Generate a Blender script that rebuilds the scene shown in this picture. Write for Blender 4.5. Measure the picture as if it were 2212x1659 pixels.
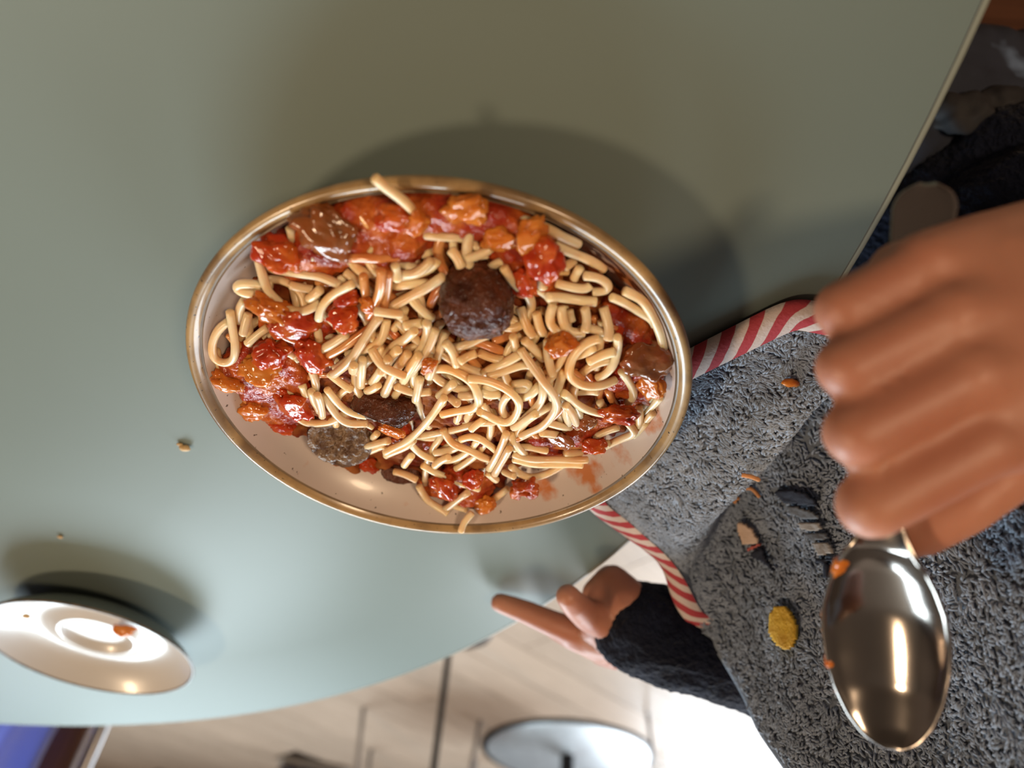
import bpy, bmesh, math, random
import numpy as np
from mathutils import Vector, Matrix
from mathutils.bvhtree import BVHTree

for o in list(bpy.data.objects): bpy.data.objects.remove(o)
random.seed(7); rng = np.random.default_rng(7)
SC = bpy.context.scene
COL = SC.collection
T = 0.74                                   # table top height above the floor

# ------------------------------------------------------------------ camera
FPX = 1620.0; PITCH = math.radians(44.5); ROLL = math.radians(-6.0); HC = 0.2062
_cp, _sp = math.cos(PITCH), math.sin(PITCH); _c, _s = math.cos(ROLL), math.sin(ROLL)
FWD = Vector((0, _cp, -_sp)); UPV = Vector((0, _sp, _cp)); RGT = Vector((1, 0, 0))
CAM = Vector((0, 0, T + HC))
AX = -_c*RGT + _s*UPV
AY = -(_s*RGT + _c*UPV)
cd = bpy.data.cameras.new('camera'); cam = bpy.data.objects.new('camera', cd); COL.objects.link(cam)
cam.matrix_world = Matrix(((AX.x, AY.x, -FWD.x, CAM.x), (AX.y, AY.y, -FWD.y, CAM.y), (AX.z, AY.z, -FWD.z, CAM.z), (0, 0, 0, 1)))
cd.sensor_fit = 'HORIZONTAL'; cd.sensor_width = 36.0; cd.lens = FPX/2212*36.0
cd.clip_start = 0.01; cd.clip_end = 60
cd.dof.use_dof = True; cd.dof.focus_distance = 0.268; cd.dof.aperture_fstop = 6.8
SC.camera = cam

def ray(px, py):
    u = 1106-float(px); v = 829.5-float(py)
    x = _c*u - _s*v; y = _s*u + _c*v
    return (x/FPX)*RGT - (y/FPX)*UPV + FWD
def at(px, py, z):                          # the point seen at a pixel, z above the table top
    r = ray(px, py); return CAM + r*((float(z)-HC)/r.z)
def atd(px, py, d):                         # the point seen at a pixel, at a distance along the axis
    return CAM + ray(px, py)*d

# ------------------------------------------------------------------ world, lights, exposure
W = bpy.data.worlds.new('world'); SC.world = W; W.use_nodes = True
W.node_tree.nodes['Background'].inputs['Color'].default_value = (0.62, 0.78, 1.0, 1)
W.node_tree.nodes['Background'].inputs['Strength'].default_value = 1.0
def area(name, loc, rot, sx, sy, power, color):
    l = bpy.data.lights.new(name, 'AREA'); l.shape = 'RECTANGLE'; l.size = sx; l.size_y = sy; l.energy = power; l.color = color
    o = bpy.data.objects.new(name, l); COL.objects.link(o); o.location = loc; o.rotation_euler = rot; return o
# daylight entering through the two big window openings of the far wall
area('daylight_door', (-1.85, 3.66, 1.45), (math.radians(-90), 0, 0), 2.1, 2.6, 185, (0.86, 0.94, 1.0))
area('daylight_window', (1.15, 3.66, 2.35), (math.radians(-90), 0, 0), 1.9, 1.5, 190, (0.76, 0.92, 1.0))
SC.view_settings.view_transform = 'Standard'; SC.view_settings.look = 'None'
SC.view_settings.gamma = 1.0; SC.view_settings.use_curve_mapping = False
SC.view_settings.exposure = -0.05

# ------------------------------------------------------------------ helpers
def tag(o, label=None, cat=None, group=None, kind=None):
    if label: o['label'] = label
    if cat: o['category'] = cat
    if group: o['group'] = group
    if kind: o['kind'] = kind
    return o
def empty(name, loc, rz=0.0):
    o = bpy.data.objects.new(name, None); COL.objects.link(o); o.location = loc; o.rotation_euler = (0, 0, rz); o.empty_display_size = 0.02
    return o
def link(name, me, m, parent=None, smooth=True):
    o = bpy.data.objects.new(name, me); COL.objects.link(o)
    if m and not me.materials: me.materials.append(m)
    if smooth and len(me.polygons): me.polygons.foreach_set('use_smooth', [True]*len(me.polygons))
    if parent is not None:
        o.parent = parent; o.matrix_parent_inverse = Matrix.Translation(-Vector(parent.location)) if parent.rotation_euler.z == 0 else (Matrix.Translation(parent.location) @ Matrix.Rotation(parent.rotation_euler.z, 4, 'Z')).inverted()
    return o
def mesh(name, V, Fc, uv=None):
    me = bpy.data.meshes.new(name); me.from_pydata([tuple(v) for v in V], [], [tuple(f) for f in Fc]); me.update()
    if uv is not None:
        l = me.uv_layers.new(name='UVMap')
        for p in me.polygons:
            for li in p.loop_indices: l.data[li].uv = uv[me.loops[li].vertex_index]
    return me
def catmull(P, n):
    P = [np.array(p, float) for p in P]
    if len(P) == 2: return [P[0]+(P[1]-P[0])*t for t in np.linspace(0, 1, n)]
    Q = [2*P[0]-P[1]]+P+[2*P[-1]-P[-2]]
    out = []
    for t in np.linspace(0, len(P)-1, n):
        i = min(int(t), len(P)-2); f = t-i
        a, b, c, d = Q[i], Q[i+1], Q[i+2], Q[i+3]
        out.append(.5*((2*b)+(-a+c)*f+(2*a-5*b+4*c-d)*f*f+(-a+3*b-3*c+d)*f**3))
    return out
def tube_data(P, R, sides=8, cap=True):
    P = [Vector(p) for p in P]; n = len(P)
    if not hasattr(R, '__len__'): R = [R]*n
    V, Fc = [], []; N = None
    for i in range(n):
        t = (P[min(i+1, n-1)]-P[max(i-1, 0)]).normalized()
        if N is None:
            N = t.orthogonal().normalized()
        else:
            N = (N-t*N.dot(t)); N = N.normalized() if N.length > 1e-6 else t.orthogonal().normalized()
        B = t.cross(N)
        for k in range(sides):
            a = 2*math.pi*k/sides
            V.append(P[i]+(N*math.cos(a)+B*math.sin(a))*R[i])
    for i in range(n-1):
        for k in range(sides):
            a = i*sides+k; b = i*sides+(k+1) % sides
            Fc.append((a, b, b+sides, a+sides))
    if cap:
        Fc.append(tuple(range(sides))[::-1]); Fc.append(tuple((n-1)*sides+k for k in range(sides)))
    return V, Fc
def tube(name, P, R, m, parent=None, sides=8):
    V, Fc = tube_data(P, R, sides); me = mesh(name, V, Fc); return link(name, me, m, parent)
def lathe(name, prof, m, parent=None, seg=96, c=(0, 0, 0), sx=1, sy=1, rot=0):
    V, Fc = [], []; n = len(prof); cr, sr = math.cos(rot), math.sin(rot)
    for k in range(seg):
        a = 2*math.pi*k/seg
        for r, z in prof:
            x, y = r*math.cos(a)*sx, r*math.sin(a)*sy
            V.append((c[0]+cr*x-sr*y, c[1]+sr*x+cr*y, c[2]+z))
    for k in range(seg):
        for i in range(n-1):
            a = k*n+i; b = ((k+1) % seg)*n+i
            Fc.append((a, b, b+1, a+1))
    me = mesh(name, V, Fc)
    bm = bmesh.new(); bm.from_mesh(me); bmesh.ops.remove_doubles(bm, verts=bm.verts, dist=1e-6)
    bmesh.ops.recalc_face_normals(bm, faces=bm.faces); bm.to_mesh(me); bm.free()
    return link(name, me, m, parent)
def box_data(x0, x1, y0, y1, z0, z1):
    V = [(x, y, z) for x in (x0, x1) for y in (y0, y1) for z in (z0, z1)]
    return V, [(0, 1, 3, 2), (4, 6, 7, 5), (0, 4, 5, 1), (2, 3, 7, 6), (0, 2, 6, 4), (1, 5, 7, 3)]
def box(name, x0, x1, y0, y1, z0, z1, m, parent=None, bev=0.0):
    V, Fc = box_data(x0, x1, y0, y1, z0, z1); me = mesh(name, V, Fc)
    bm = bmesh.new(); bm.from_mesh(me); bmesh.ops.recalc_face_normals(bm, faces=bm.faces)
    if bev: bmesh.ops.bevel(bm, geom=list(bm.edges), offset=bev, segments=2, affect='EDGES', profile=.6)
    bm.to_mesh(me); bm.free()
    return link(name, me, m, parent, smooth=False)
def ico(sub=2):
    bm = bmesh.new(); bmesh.ops.create_icosphere(bm, subdivisions=sub, radius=1.0)
    V = np.array([v.co[:] for v in bm.verts]); Fc = np.array([[v.index for v in f.verts] for f in bm.faces]); bm.free(); return V, Fc
ICO2 = ico(2); ICO3 = ico(3); ICO4 = ico(4); ICO1 = ico(1)
def union_mesh(name, S, voxel, smooth=4, tmpl=ICO2, smf=0.5):
    """S: list of (centre, radius or (rx,ry,rz)) balls, fused into one skin."""
    tv, tf = tmpl; n = len(tv)
    C = np.array([s[0][:] for s in S]); R = np.array([(s[1],)*3 if not hasattr(s[1], '__len__') else s[1] for s in S])
    V = (C[:, None, :]+tv[None]*R[:, None, :]).reshape(-1, 3); Fc = (tf[None]+np.arange(len(S))[:, None, None]*n).reshape(-1, 3)
    me = bpy.data.meshes.new(name+'_raw'); me.from_pydata(V.tolist(), [], Fc.tolist())
    o = bpy.data.objects.new('tmp', me); COL.objects.link(o)
    md = o.modifiers.new('r', 'REMESH'); md.mode = 'VOXEL'; md.voxel_size = voxel
    if smooth:
        ms = o.modifiers.new('s', 'SMOOTH'); ms.factor = smf; ms.iterations = smooth
    dg = bpy.context.evaluated_depsgraph_get(); dg.update()
    out = bpy.data.meshes.new_from_object(o.evaluated_get(dg)); out.name = name; out.materials.clear()
    bpy.data.objects.remove(o); bpy.data.meshes.remove(me)
    return out
def chain(S, pts, step=0.3):
    """balls along a tapering limb; pts = [(Vector, r), ...]"""
    for (a, ra), (b, rb) in zip(pts[:-1], pts[1:]):
        a, b = Vector(a), Vector(b); L = (b-a).length; n = max(2, int(L/(max(min(ra, rb), .002)*step)))
        for i in range(n+1):
            t = i/n; S.append((a.lerp(b, t), ra+(rb-ra)*t))
from mathutils import noise as MN
def displace(me, amp, scale, seed=0.0, octaves=3):
    off = Vector((seed*7.3, seed*3.1, seed*1.7))
    nor = [v.normal.copy() for v in me.vertices]
    for v, n in zip(me.vertices, nor):
        p = v.co*scale+off; d = 0.0; a = 1.0
        for k in range(octaves): d += a*MN.noise(p); p = p*2.1; a *= .5
        v.co += n*(d*amp)
    me.update()

# ------------------------------------------------------------------ materials
def mat(name, base, rough=.5, metal=0.0, c2=None, nscale=20.0, nrange=(.35, .65), bump=0.0, bscale=200.0, bdist=.001, sss=0.0, sss_r=(.006, .003, .0015),
        coat=0.0, spec=.5, detail=4, rand=0.0, c3=None, n3=60.0, r3=(.6, .7), stretch=None, sheen=0.0, coords='Object', rough2=None, trans=0.0):
    m = bpy.data.materials.new(name); m.use_nodes = True; nt = m.node_tree; N = nt.nodes; L = nt.links; p = N['Principled BSDF']
    p.inputs['Base Color'].default_value = (*base, 1); p.inputs['Roughness'].default_value = rough; p.inputs['Metallic'].default_value = metal
    p.inputs['Specular IOR Level'].default_value = spec; p.inputs['Coat Weight'].default_value = coat; p.inputs['Coat Roughness'].default_value = .08
    p.inputs['Sheen Weight'].default_value = sheen
    if sss:
        p.inputs['Subsurface Weight'].default_value = sss; p.inputs['Subsurface Radius'].default_value = (1, sss_r[1]/sss_r[0], sss_r[2]/sss_r[0]); p.inputs['Subsurface Scale'].default_value = sss_r[0]
    if trans: p.inputs['Transmission Weight'].default_value = trans
    tc = N.new('ShaderNodeTexCoord'); src = tc.outputs[coords]
    if stretch:
        mp = N.new('ShaderNodeMapping'); mp.inputs['Scale'].default_value = stretch[:3]
        if len(stretch) > 3: mp.inputs['Rotation'].default_value = (0, 0, stretch[3])
        L.new(src, mp.inputs['Vector']); src = mp.outputs['Vector']
    col = None
    def noise(sc, lo, hi, det=detail):
        n = N.new('ShaderNodeTexNoise'); n.inputs['Scale'].default_value = sc; n.inputs['Detail'].default_value = det; L.new(src, n.inputs['Vector'])
        r = N.new('ShaderNodeMapRange'); r.inputs['From Min'].default_value = lo; r.inputs['From Max'].default_value = hi; L.new(n.outputs['Fac'], r.inputs['Value'])
        return r.outputs['Result']
    def mixc(a, b, f):
        x = N.new('ShaderNodeMix'); x.data_type = 'RGBA'
        if hasattr(a, 'links'): L.new(a, x.inputs[6])
        else: x.inputs[6].default_value = (*a, 1)
        if hasattr(b, 'links'): L.new(b, x.inputs[7])
        else: x.inputs[7].default_value = (*b, 1)
        L.new(f, x.inputs[0]); return x.outputs[2]
    if c2 is None: c2 = tuple(min(1, v*.86) for v in base)
    f = noise(nscale, *nrange); col = mixc(base, c2, f)
    if rough2 is not None:
        rr = N.new('ShaderNodeMapRange'); rr.inputs['To Min'].default_value = rough; rr.inputs['To Max'].default_value = rough2; L.new(f, rr.inputs['Value']); L.new(rr.outputs['Result'], p.inputs['Roughness'])
    if c3 is not None: col = mixc(col, c3, noise(n3, *r3))
    if rand:
        oi = N.new('ShaderNodeObjectInfo'); hs = N.new('ShaderNodeHueSaturation')
        r1 = N.new('ShaderNodeMapRange'); r1.inputs['To Min'].default_value = 1-rand; r1.inputs['To Max'].default_value = 1+rand*.6; L.new(oi.outputs['Random'], r1.inputs['Value'])
        L.new(r1.outputs['Result'], hs.inputs['Value']); L.new(col, hs.inputs['Color']); col = hs.outputs['Color']
    L.new(col, p.inputs['Base Color'])
    if bump:
        n = N.new('ShaderNodeTexNoise'); n.inputs['Scale'].default_value = bscale; n.inputs['Detail'].default_value = 3; L.new(src, n.inputs['Vector'])
        b = N.new('ShaderNodeBump'); b.inputs['Strength'].default_value = bump; b.inputs['Distance'].default_value = bdist
        L.new(n.outputs['Fac'], b.inputs['Height']); L.new(b.outputs['Normal'], p.inputs['Normal'])
    return m
M = {}
M['table'] = mat('sage_laminate', (.172, .212, .195), .48, c2=(.164, .202, .186), nscale=6, bump=.06, bscale=900, bdist=.0004, spec=.16)
M['table_edge'] = mat('sage_edge', (.25, .26, .21), .45, nscale=12)
M['seam'] = mat('dark_seam', (.05, .045, .035), .7)
M['steel'] = mat('brushed_steel', (.62, .64, .66), .42, .8, nscale=40)
M['blackmetal'] = mat('black_metal', (.02, .02, .022), .4, .6, nscale=30)
M['greymetal'] = mat('grey_metal', (.42, .41, .42), .35, .7, nscale=30)
M['dish'] = mat('white_speckled_glaze', (.62, .54, .50), .30, c2=(.58, .50, .465), nscale=25, c3=(.10, .07, .05), n3=420, r3=(.69, .71), coat=.15)
M['rim'] = mat('brown_rim_glaze', (.42, .27, .12), .28, c2=(.20, .12, .055), nscale=60, nrange=(.4, .62), c3=(.05, .03, .02), n3=700, r3=(.66, .70), coat=.3)
M['rimline'] = mat('dark_glaze_line', (.12, .075, .04), .35, c2=(.2, .13, .07), nscale=90)
M['under'] = mat('dish_underside', (.55, .50, .44), .35, nscale=20)
M['saucer'] = mat('white_glaze', (.58, .56, .55), .3, c2=(.55, .53, .52), nscale=15, coat=.15)
M['saucer_edge'] = mat('dark_saucer_edge', (.045, .035, .025), .4, c2=(.16, .12, .08), nscale=200)
M['saucer_under'] = mat('shaded_glaze', (.22, .25, .24), .3, nscale=30)  # outer wall of the white saucer, its shade put into the colour
M['pasta'] = mat('cooked_spaghetti', (.84, .65, .42), .28, c2=(.79, .45, .18), nscale=75, nrange=(.40, .72), sss=.6, sss_r=(.004, .0022, .0011), spec=.4, rand=.16, coords='Object', bump=.15, bscale=600, bdist=.0003)
M['pasta_red'] = mat('sauced_spaghetti', (.72, .33, .11), .26, c2=(.58, .17, .045), nscale=80, nrange=(.4, .66), sss=.3, sss_r=(.004, .002, .001), coat=.4, rand=.18, bump=.15, bscale=600, bdist=.0003)
M['sauce'] = mat('tomato_sauce', (.32, .032, .010), .10, c2=(.50, .12, .02), nscale=110, nrange=(.40, .62), c3=(.17, .014, .008), n3=70, r3=(.55, .72), sss=.25, sss_r=(.004, .0012, .0006), spec=.26, bump=.6, bscale=520, bdist=.0014)
M['sauce_thin'] = mat('thin_sauce', (.50, .16, .045), .22, c2=(.30, .05, .02), nscale=120, c3=(.66, .30, .12), n3=90, r3=(.5, .62), coat=.4)
M['bed'] = mat('pasta_bed', (.30, .10, .028), .6, c2=(.15, .020, .007), nscale=90, nrange=(.4, .6), spec=.06, bump=.5, bscale=300, bdist=.002)
M['tomato'] = mat('tomato_flesh', (.40, .036, .010), .10, c2=(.54, .12, .018), nscale=130, nrange=(.42, .66), sss=.4, sss_r=(.005, .0015, .0007), spec=.30, rand=.12, bump=.35, bscale=350, bdist=.001)
M['pepper'] = mat('orange_pepper', (.56, .19, .03), .11, c2=(.50, .12, .016), nscale=110, sss=.4, sss_r=(.005, .002, .0007), spec=.30, rand=.12, bump=.3, bscale=320, bdist=.001)
M['olive'] = mat('browned_vegetable', (.20, .075, .02), .18, c2=(.30, .07, .015), nscale=90, coat=.5, bump=.4, bscale=300, bdist=.001)
M['meat'] = mat('glazed_meat', (.105, .030, .014), .24, c2=(.05, .013, .007), nscale=150, nrange=(.4, .62), c3=(.20, .06, .03), n3=240, r3=(.60, .72), spec=.30, bump=.9, bscale=520, bdist=.002)
M['meat_cut'] = mat('cut_meat', (.23, .145, .085), .42, c2=(.11, .055, .03), nscale=260, nrange=(.4, .62), coat=.15, bump=.9, bscale=480, bdist=.002)
M['crumb'] = mat('crumb', (.62, .42, .2), .6, nscale=300)
M['skin'] = mat('skin', (.47, .215, .14), .5, c2=(.41, .165, .105), nscale=30, nrange=(.35, .65), sss=.35, sss_r=(.006, .0025, .0012), bump=.12, bscale=500, bdist=.0005)
M['nail'] = mat('nail', (.72, .42, .33), .25, nscale=60)
M['fleece'] = mat('navy_fleece', (.005, .007, .017), .95, c2=(.009, .012, .027), nscale=60, spec=.15, sheen=.06, bump=.9, bscale=350, bdist=.004)
M['jeans'] = mat('dark_denim', (.014, .017, .03), .85, c2=(.03, .036, .06), nscale=25, c3=(.25, .36, .58), n3=16, r3=(.60, .68), bump=.3, bscale=900, bdist=.001)  # pale blue noise patches paint sunlit areas into the denim colour
M['hair'] = mat('brown_hair', (.10, .055, .03), .6, nscale=80, stretch=(1, 1, .1), bump=.5, bscale=300)
M['white_eye'] = mat('eye_white', (.8, .8, .8), .2)
M['iris'] = mat('eye_iris', (.06, .04, .03), .2)
M['lip'] = mat('lip', (.55, .2, .16), .4)
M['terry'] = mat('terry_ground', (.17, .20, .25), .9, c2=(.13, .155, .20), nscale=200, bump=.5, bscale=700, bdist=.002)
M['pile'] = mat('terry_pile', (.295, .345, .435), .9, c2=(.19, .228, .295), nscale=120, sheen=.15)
M['navy'] = mat('navy_thread', (.008, .010, .025), .8, nscale=200, bump=.4, bscale=900, bdist=.0006)
M['greythread'] = mat('grey_beige_thread', (.30, .27, .25), .8, nscale=200, bump=.4, bscale=900, bdist=.0006)
M['darkgreythread'] = mat('dark_grey_thread', (.11, .115, .13), .8, nscale=200, bump=.4, bscale=900, bdist=.0006)
M['cream'] = mat('cream_thread', (.62, .44, .33), .8, nscale=200, bump=.4, bscale=900, bdist=.0006)
M['redthread'] = mat('red_thread', (.45, .10, .08), .8, nscale=200, bump=.4, bscale=900, bdist=.0006)
M['orangethread'] = mat('orange_thread', (.62, .27, .10), .8, nscale=200, bump=.4, bscale=900, bdist=.0006)
M['yellow'] = mat('yellow_thread', (.72, .44, .04), .7, c2=(.55, .30, .02), nscale=180, bump=.6, bscale=700, bdist=.001)
M['spoon'] = mat('polished_spoon', (.36, .32, .295), .17, 1.0, c2=(.31, .275, .25), nscale=20)
M['seatwood'] = mat('red_brown_wood', (.15, .06, .032), .45, c2=(.07, .026, .014), nscale=9, stretch=(1.0, 14.0, 14.0), detail=6)
M['walnut'] = mat('brown_wood', (.16, .075, .045), .5, c2=(.09, .04, .025), nscale=9, stretch=(14.0, 1.0, 1.0), detail=6)
M['plank'] = mat('pale_oak', (.50, .375, .285), .40, c2=(.40, .295, .22), nscale=7, stretch=(1.2, 16.0, 4.0), detail=6, rand=.10)
M['floorbase'] = mat('dark_joint', (.12, .085, .06), .7)
M['wall'] = mat('warm_plaster', (.20, .125, .08), .8, nscale=5, bump=.1, bscale=60)
M['ceil'] = mat('ceiling_paint', (.20, .15, .11), .85, nscale=5)
M['frame'] = mat('window_frame', (.08, .075, .07), .5, nscale=20)
M['blue'] = mat('light_blue_cotton', (.55, .63, .95), .85, c2=(.48, .56, .90), nscale=30, bump=.3, bscale=800, bdist=.0008)
_nt = M['blue'].node_tree; _tl = _nt.nodes.new('ShaderNodeBsdfTranslucent'); _tl.inputs['Color'].default_value = (.62, .70, 1.0, 1); _mx = _nt.nodes.new('ShaderNodeMixShader'); _mx.inputs[0].default_value = .7
_nt.links.new(_nt.nodes['Principled BSDF'].outputs[0], _mx.inputs[1]); _nt.links.new(_tl.outputs[0], _mx.inputs[2]); _nt.links.new(_mx.outputs[0], _nt.nodes['Material Output'].inputs['Surface'])
M['sneaker'] = mat('dark_shoe', (.035, .03, .03), .45, c2=(.12, .12, .15), nscale=22)
M['sole'] = mat('shoe_sole', (.5, .48, .46), .6)
def emis(name, color, s):
    m = mat(name, color, .5); p = m.node_tree.nodes['Principled BSDF']; p.inputs['Emission Color'].default_value = (*color, 1); p.inputs['Emission Strength'].default_value = s; return m
M['bulb'] = emis('warm_bulb', (1.0, .62, .28), 40.0)
M['glass'] = mat('window_glass', (.95, .97, 1.0), .02, trans=1.0)
def stripes():
    m = bpy.data.materials.new('red_white_stripe'); m.use_nodes = True; nt = m.node_tree; N = nt.nodes; L = nt.links; p = N['Principled BSDF']
    tc = N.new('ShaderNodeTexCoord'); mp = N.new('ShaderNodeMapping'); L.new(tc.outputs['UV'], mp.inputs['Vector'])
    w = N.new('ShaderNodeTexWave'); w.wave_type = 'BANDS'; w.bands_direction = 'DIAGONAL'; w.inputs['Scale'].default_value = 1.0; w.inputs['Distortion'].default_value = .35
    w.inputs['Detail Scale'].default_value = 2; L.new(mp.outputs['Vector'], w.inputs['Vector'])
    r = N.new('ShaderNodeValToRGB'); r.color_ramp.elements[0].position = .46; r.color_ramp.elements[0].color = (.42, .045, .06, 1)
    r.color_ramp.elements[1].position = .56; r.color_ramp.elements[1].color = (.62, .52, .49, 1)
    L.new(w.outputs['Fac'], r.inputs['Fac']); L.new(r.outputs['Color'], p.inputs['Base Color']); p.inputs['Roughness'].default_value = .85
    n = N.new('ShaderNodeTexNoise'); n.inputs['Scale'].default_value = 900; b = N.new('ShaderNodeBump'); b.inputs['Strength'].default_value = .3; b.inputs['Distance'].default_value = .0006
    L.new(tc.outputs['Object'], n.inputs['Vector']); L.new(n.outputs['Fac'], b.inputs['Height']); L.new(b.outputs['Normal'], p.inputs['Normal'])
    return m
M['stripe'] = stripes()

# ------------------------------------------------------------------ the room
fl = box('floor', -4.2, 4.2, -3.2, 3.9, -.06, -.012, M['floorbase']); tag(fl, kind='structure')
ang = math.radians(137.8); ca, sa = math.cos(ang), math.sin(ang)
PW = .145
Vp, Fp = box_data(-.5, .5, -.5, .5, -.5, .5)
plank_me = {}
for i in range(-25, 26):
    s = -6.2+random.random()*.9
    while s < 6.2:
        Lp = 1.5+random.choice((0, .25, .5))
        cs = s+Lp/2; s += Lp+.003
        t = i*PW; x = 0+ca*cs-sa*t; y = 2.2+sa*cs+ca*t
        if not (-3.4 < x < 3.4 and -1.0 < y < 3.6): continue
        k = round(Lp, 2)
        if k not in plank_me:
            me = mesh('plank', *box_data(-Lp/2, Lp/2, -PW/2+.0015, PW/2-.0015, -.012, 0)); me.materials.append(M['plank']); plank_me[k] = me
        o = link('plank', plank_me[k], None, None, False); o.parent = fl; o.location = (x, y, -random.random()*.0006); o.rotation_euler = (0, 0, ang)
tag(box('wall_right', -4.3, -4.2, -3.2, 3.9, 0, 3.4, M['wall']), kind='structure')
tag(box('wall_left', 4.2, 4.3, -3.2, 3.9, 0, 3.4, M['wall']), kind='structure')
tag(box('wall_back', -4.3, 4.3, -3.3, -3.2, 0, 3.4, M['wall']), kind='structure')
tag(box('ceiling', -4.3, 4.3, -3.3, 4.0, 3.4, 3.5, M['ceil']), kind='structure')
# far wall: a wide glazed door and a long window above a parapet
bmv = []
def wallpiece(rects):
    V, Fc = [], []
    for (x0, x1, z0, z1) in rects:
        v, f = box_data(x0, x1, 3.72, 3.87, z0, z1); Fc += [tuple(i+len(V) for i in q) for q in f]; V += v
    me = mesh('wall_front', V, Fc); return link('wall_front', me, M['wall'], None, False)
tag(wallpiece([(-4.3, -2.95, 0, 3.4), (-.75, .15, 0, 3.4), (2.15, 4.3, 0, 3.4), (-2.95, -.75, 2.8, 3.4), (.15, 2.15, 3.15, 3.4), (.15, 2.15, 0, 1.55)]), kind='structure')
for nm, x0, x1, z0, z1, nx in (('door_1', -2.95, -.75, 0, 2.8, 3), ('window_1', .15, 2.15, 1.55, 3.15, 2)):
    w = empty(nm, ((x0+x1)/2, 3.80, z0)); tag(w, kind='structure')
    for i in range(nx+1):
        x = x0+(x1-x0)*i/nx; box('mullion', max(x0, x-.03), min(x1, x+.03), 3.77, 3.83, z0, z1, M['frame'], w)
    box('rail', x0, x1, 3.77, 3.83, z1-.06, z1, M['frame'], w); box('rail', x0, x1, 3.77, 3.83, z0, z0+.06, M['frame'], w)
    for i in range(nx):
        a = x0+(x1-x0)*i/nx+.03; b = x0+(x1-x0)*(i+1)/nx-.03
        box('pane', a, b, 3.795, 3.805, z0+.06, z1-.06, M['glass'], w)

# ------------------------------------------------------------------ pendant lamps (warm)
def pendant(x, y, z, label, power):
    root = empty('pendant_lamp', (x, y, z)); tag(root, label, 'lamp', 'pendant lamps over the tables')
    lathe('lamp_shade', [(.02, .16), (.05, .15), (.11, .07), (.14, 0), (.135, .0), (.105, .065), (.045, .14), (.02, .15)], M['blackmetal'], root, 32, (x, y, z))
    lathe('bulb', [(.0001, -.01), (.02, -.005), (.032, .02), (.025, .05), (.012, .08), (.0001, .085)], M['bulb'], root, 16, (x, y, z))
    tube('cord', [(x, y, z+.155), (x, y, 3.4)], .004, M['blackmetal'], root, 6)
    l = bpy.data.lights.new('bulb_light', 'SPOT'); l.energy = power; l.color = (1.0, .73, .47); l.shadow_soft_size = .17; l.spot_size = math.radians(165); l.spot_blend = .5
    lo = bpy.data.objects.new('bulb_light', l); COL.objects.link(lo); lo.parent = root; lo.location = (0, 0, -.03)
pendant(1.40, .36, T+2.0, 'black pendant lamp hanging above the table beside the saucer', 112)
pendant(-.75, -.9, T+1.32, 'added black pendant fill lamp hanging behind the photographer', 62)  # unseen lamp added as warm fill for the table and its shadows

# ------------------------------------------------------------------ the dining table
TCX, TCY, TR = .4906, .0873, .60
tb = empty('dining_table', (TCX, TCY, 0)); tag(tb, 'large round sage green dining table under the spaghetti plate', 'table')
lathe('table_top', [(0.0001, T-.028), (TR-.008, T-.028), (TR-.0022, T-.024), (TR-.0022, T-.0012), (TR-.0030, T), (.4, T), (.2, T), (.0001, T)], M['table'], tb, 256, (TCX, TCY, 0))
lathe('seam', [(TR-.0030, T-.003), (TR-.0030, T+.00002), (TR-.0026, T+.00002), (TR-.0026, T-.003)], M['seam'], tb, 256, (TCX, TCY, 0))
lathe('edge_band', [(TR-.0025, T-.0285), (TR-.001, T-.0285), (TR, T-.027), (TR, T-.002), (TR-.0008, T-.0004), (TR-.0025, T-.0001)], M['table_edge'], tb, 256, (TCX, TCY, 0))
lathe('column', [(.04, T-.028), (.04, .03)], M['blackmetal'], tb, 24, (TCX, TCY, 0))
lathe('base', [(.0001, 0), (.27, 0), (.27, .01), (.06, .03), (.0001, .03)], M['blackmetal'], tb, 48, (TCX, TCY, 0))

# ------------------------------------------------------------------ the plate
PC = Vector((.0256, .1904, T)); PA, PB = 1.028, .985; PROT = math.radians(34.3)
pl = empty('dinner_plate', PC); tag(pl, 'white speckled plate with brown rim full of spaghetti', 'plate')
PK = .0845
kw = dict(seg=160, c=PC, sx=PA, sy=PB, rot=PROT)
lathe('dish', [(.0001, .0075), (.045, .0075), (.056, .0085), (.065, .0115), (.072, .0165), (.0765, .022), (.0788, .0262), (.0795, .0277)], M['dish'], pl, **kw)
lathe('glaze_line', [(.0795, .0277), (.0800, .0274), (.0806, .0279)], M['rimline'], pl, **kw)
lathe('rim', [(.0806, .0279), (.0815, .0292), (.0828, .0300), (.0840, .0298), (.0848, .0288), (.0848, .0276), (.0840, .0258)], M['rim'], pl, **kw)
lathe('underside', [(.0840, .0258), (.080, .0195), (.072, .010), (.060, .0035), (.052, .0028), (.051, 0), (.046, 0), (.045, .003), (.0001, .003)], M['under'], pl, **kw)

# ------------------------------------------------------------------ food: the shape of the mound
HP = np.array([(900,440,.029),(1100,470,.029),(1250,560,.026),(1400,690,.025),(1450,760,.0245),(1440,870,.024),(1400,940,.021),(1290,960,.020),(1180,1000,.021),(1080,1060,.018),
 (1000,1140,.024),(930,1080,.019),(800,1020,.012),(700,1000,.013),(640,930,.015),(520,920,.019),(450,760,.0265),(520,620,.026),(600,520,.027),(700,460,.027),
 (700,700,.029),(850,620,.031),(1000,540,.029),(1030,760,.031),(1000,850,.034),(1150,850,.036),(1250,750,.032),(1200,650,.029),(820,780,.033),(700,850,.026),(850,950,.024),(950,960,.021),(1050,930,.029),(1100,980,.025)], float)
def hz(px, py):
    d2 = (HP[:, 0]-px)**2+(HP[:, 1]-py)**2+900.0
    w = d2**-1.6
    return float((w*HP[:, 2]).sum()/w.sum())
def food(px, py, dz=0.0): return at(px, py, hz(px, py)+dz)
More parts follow.
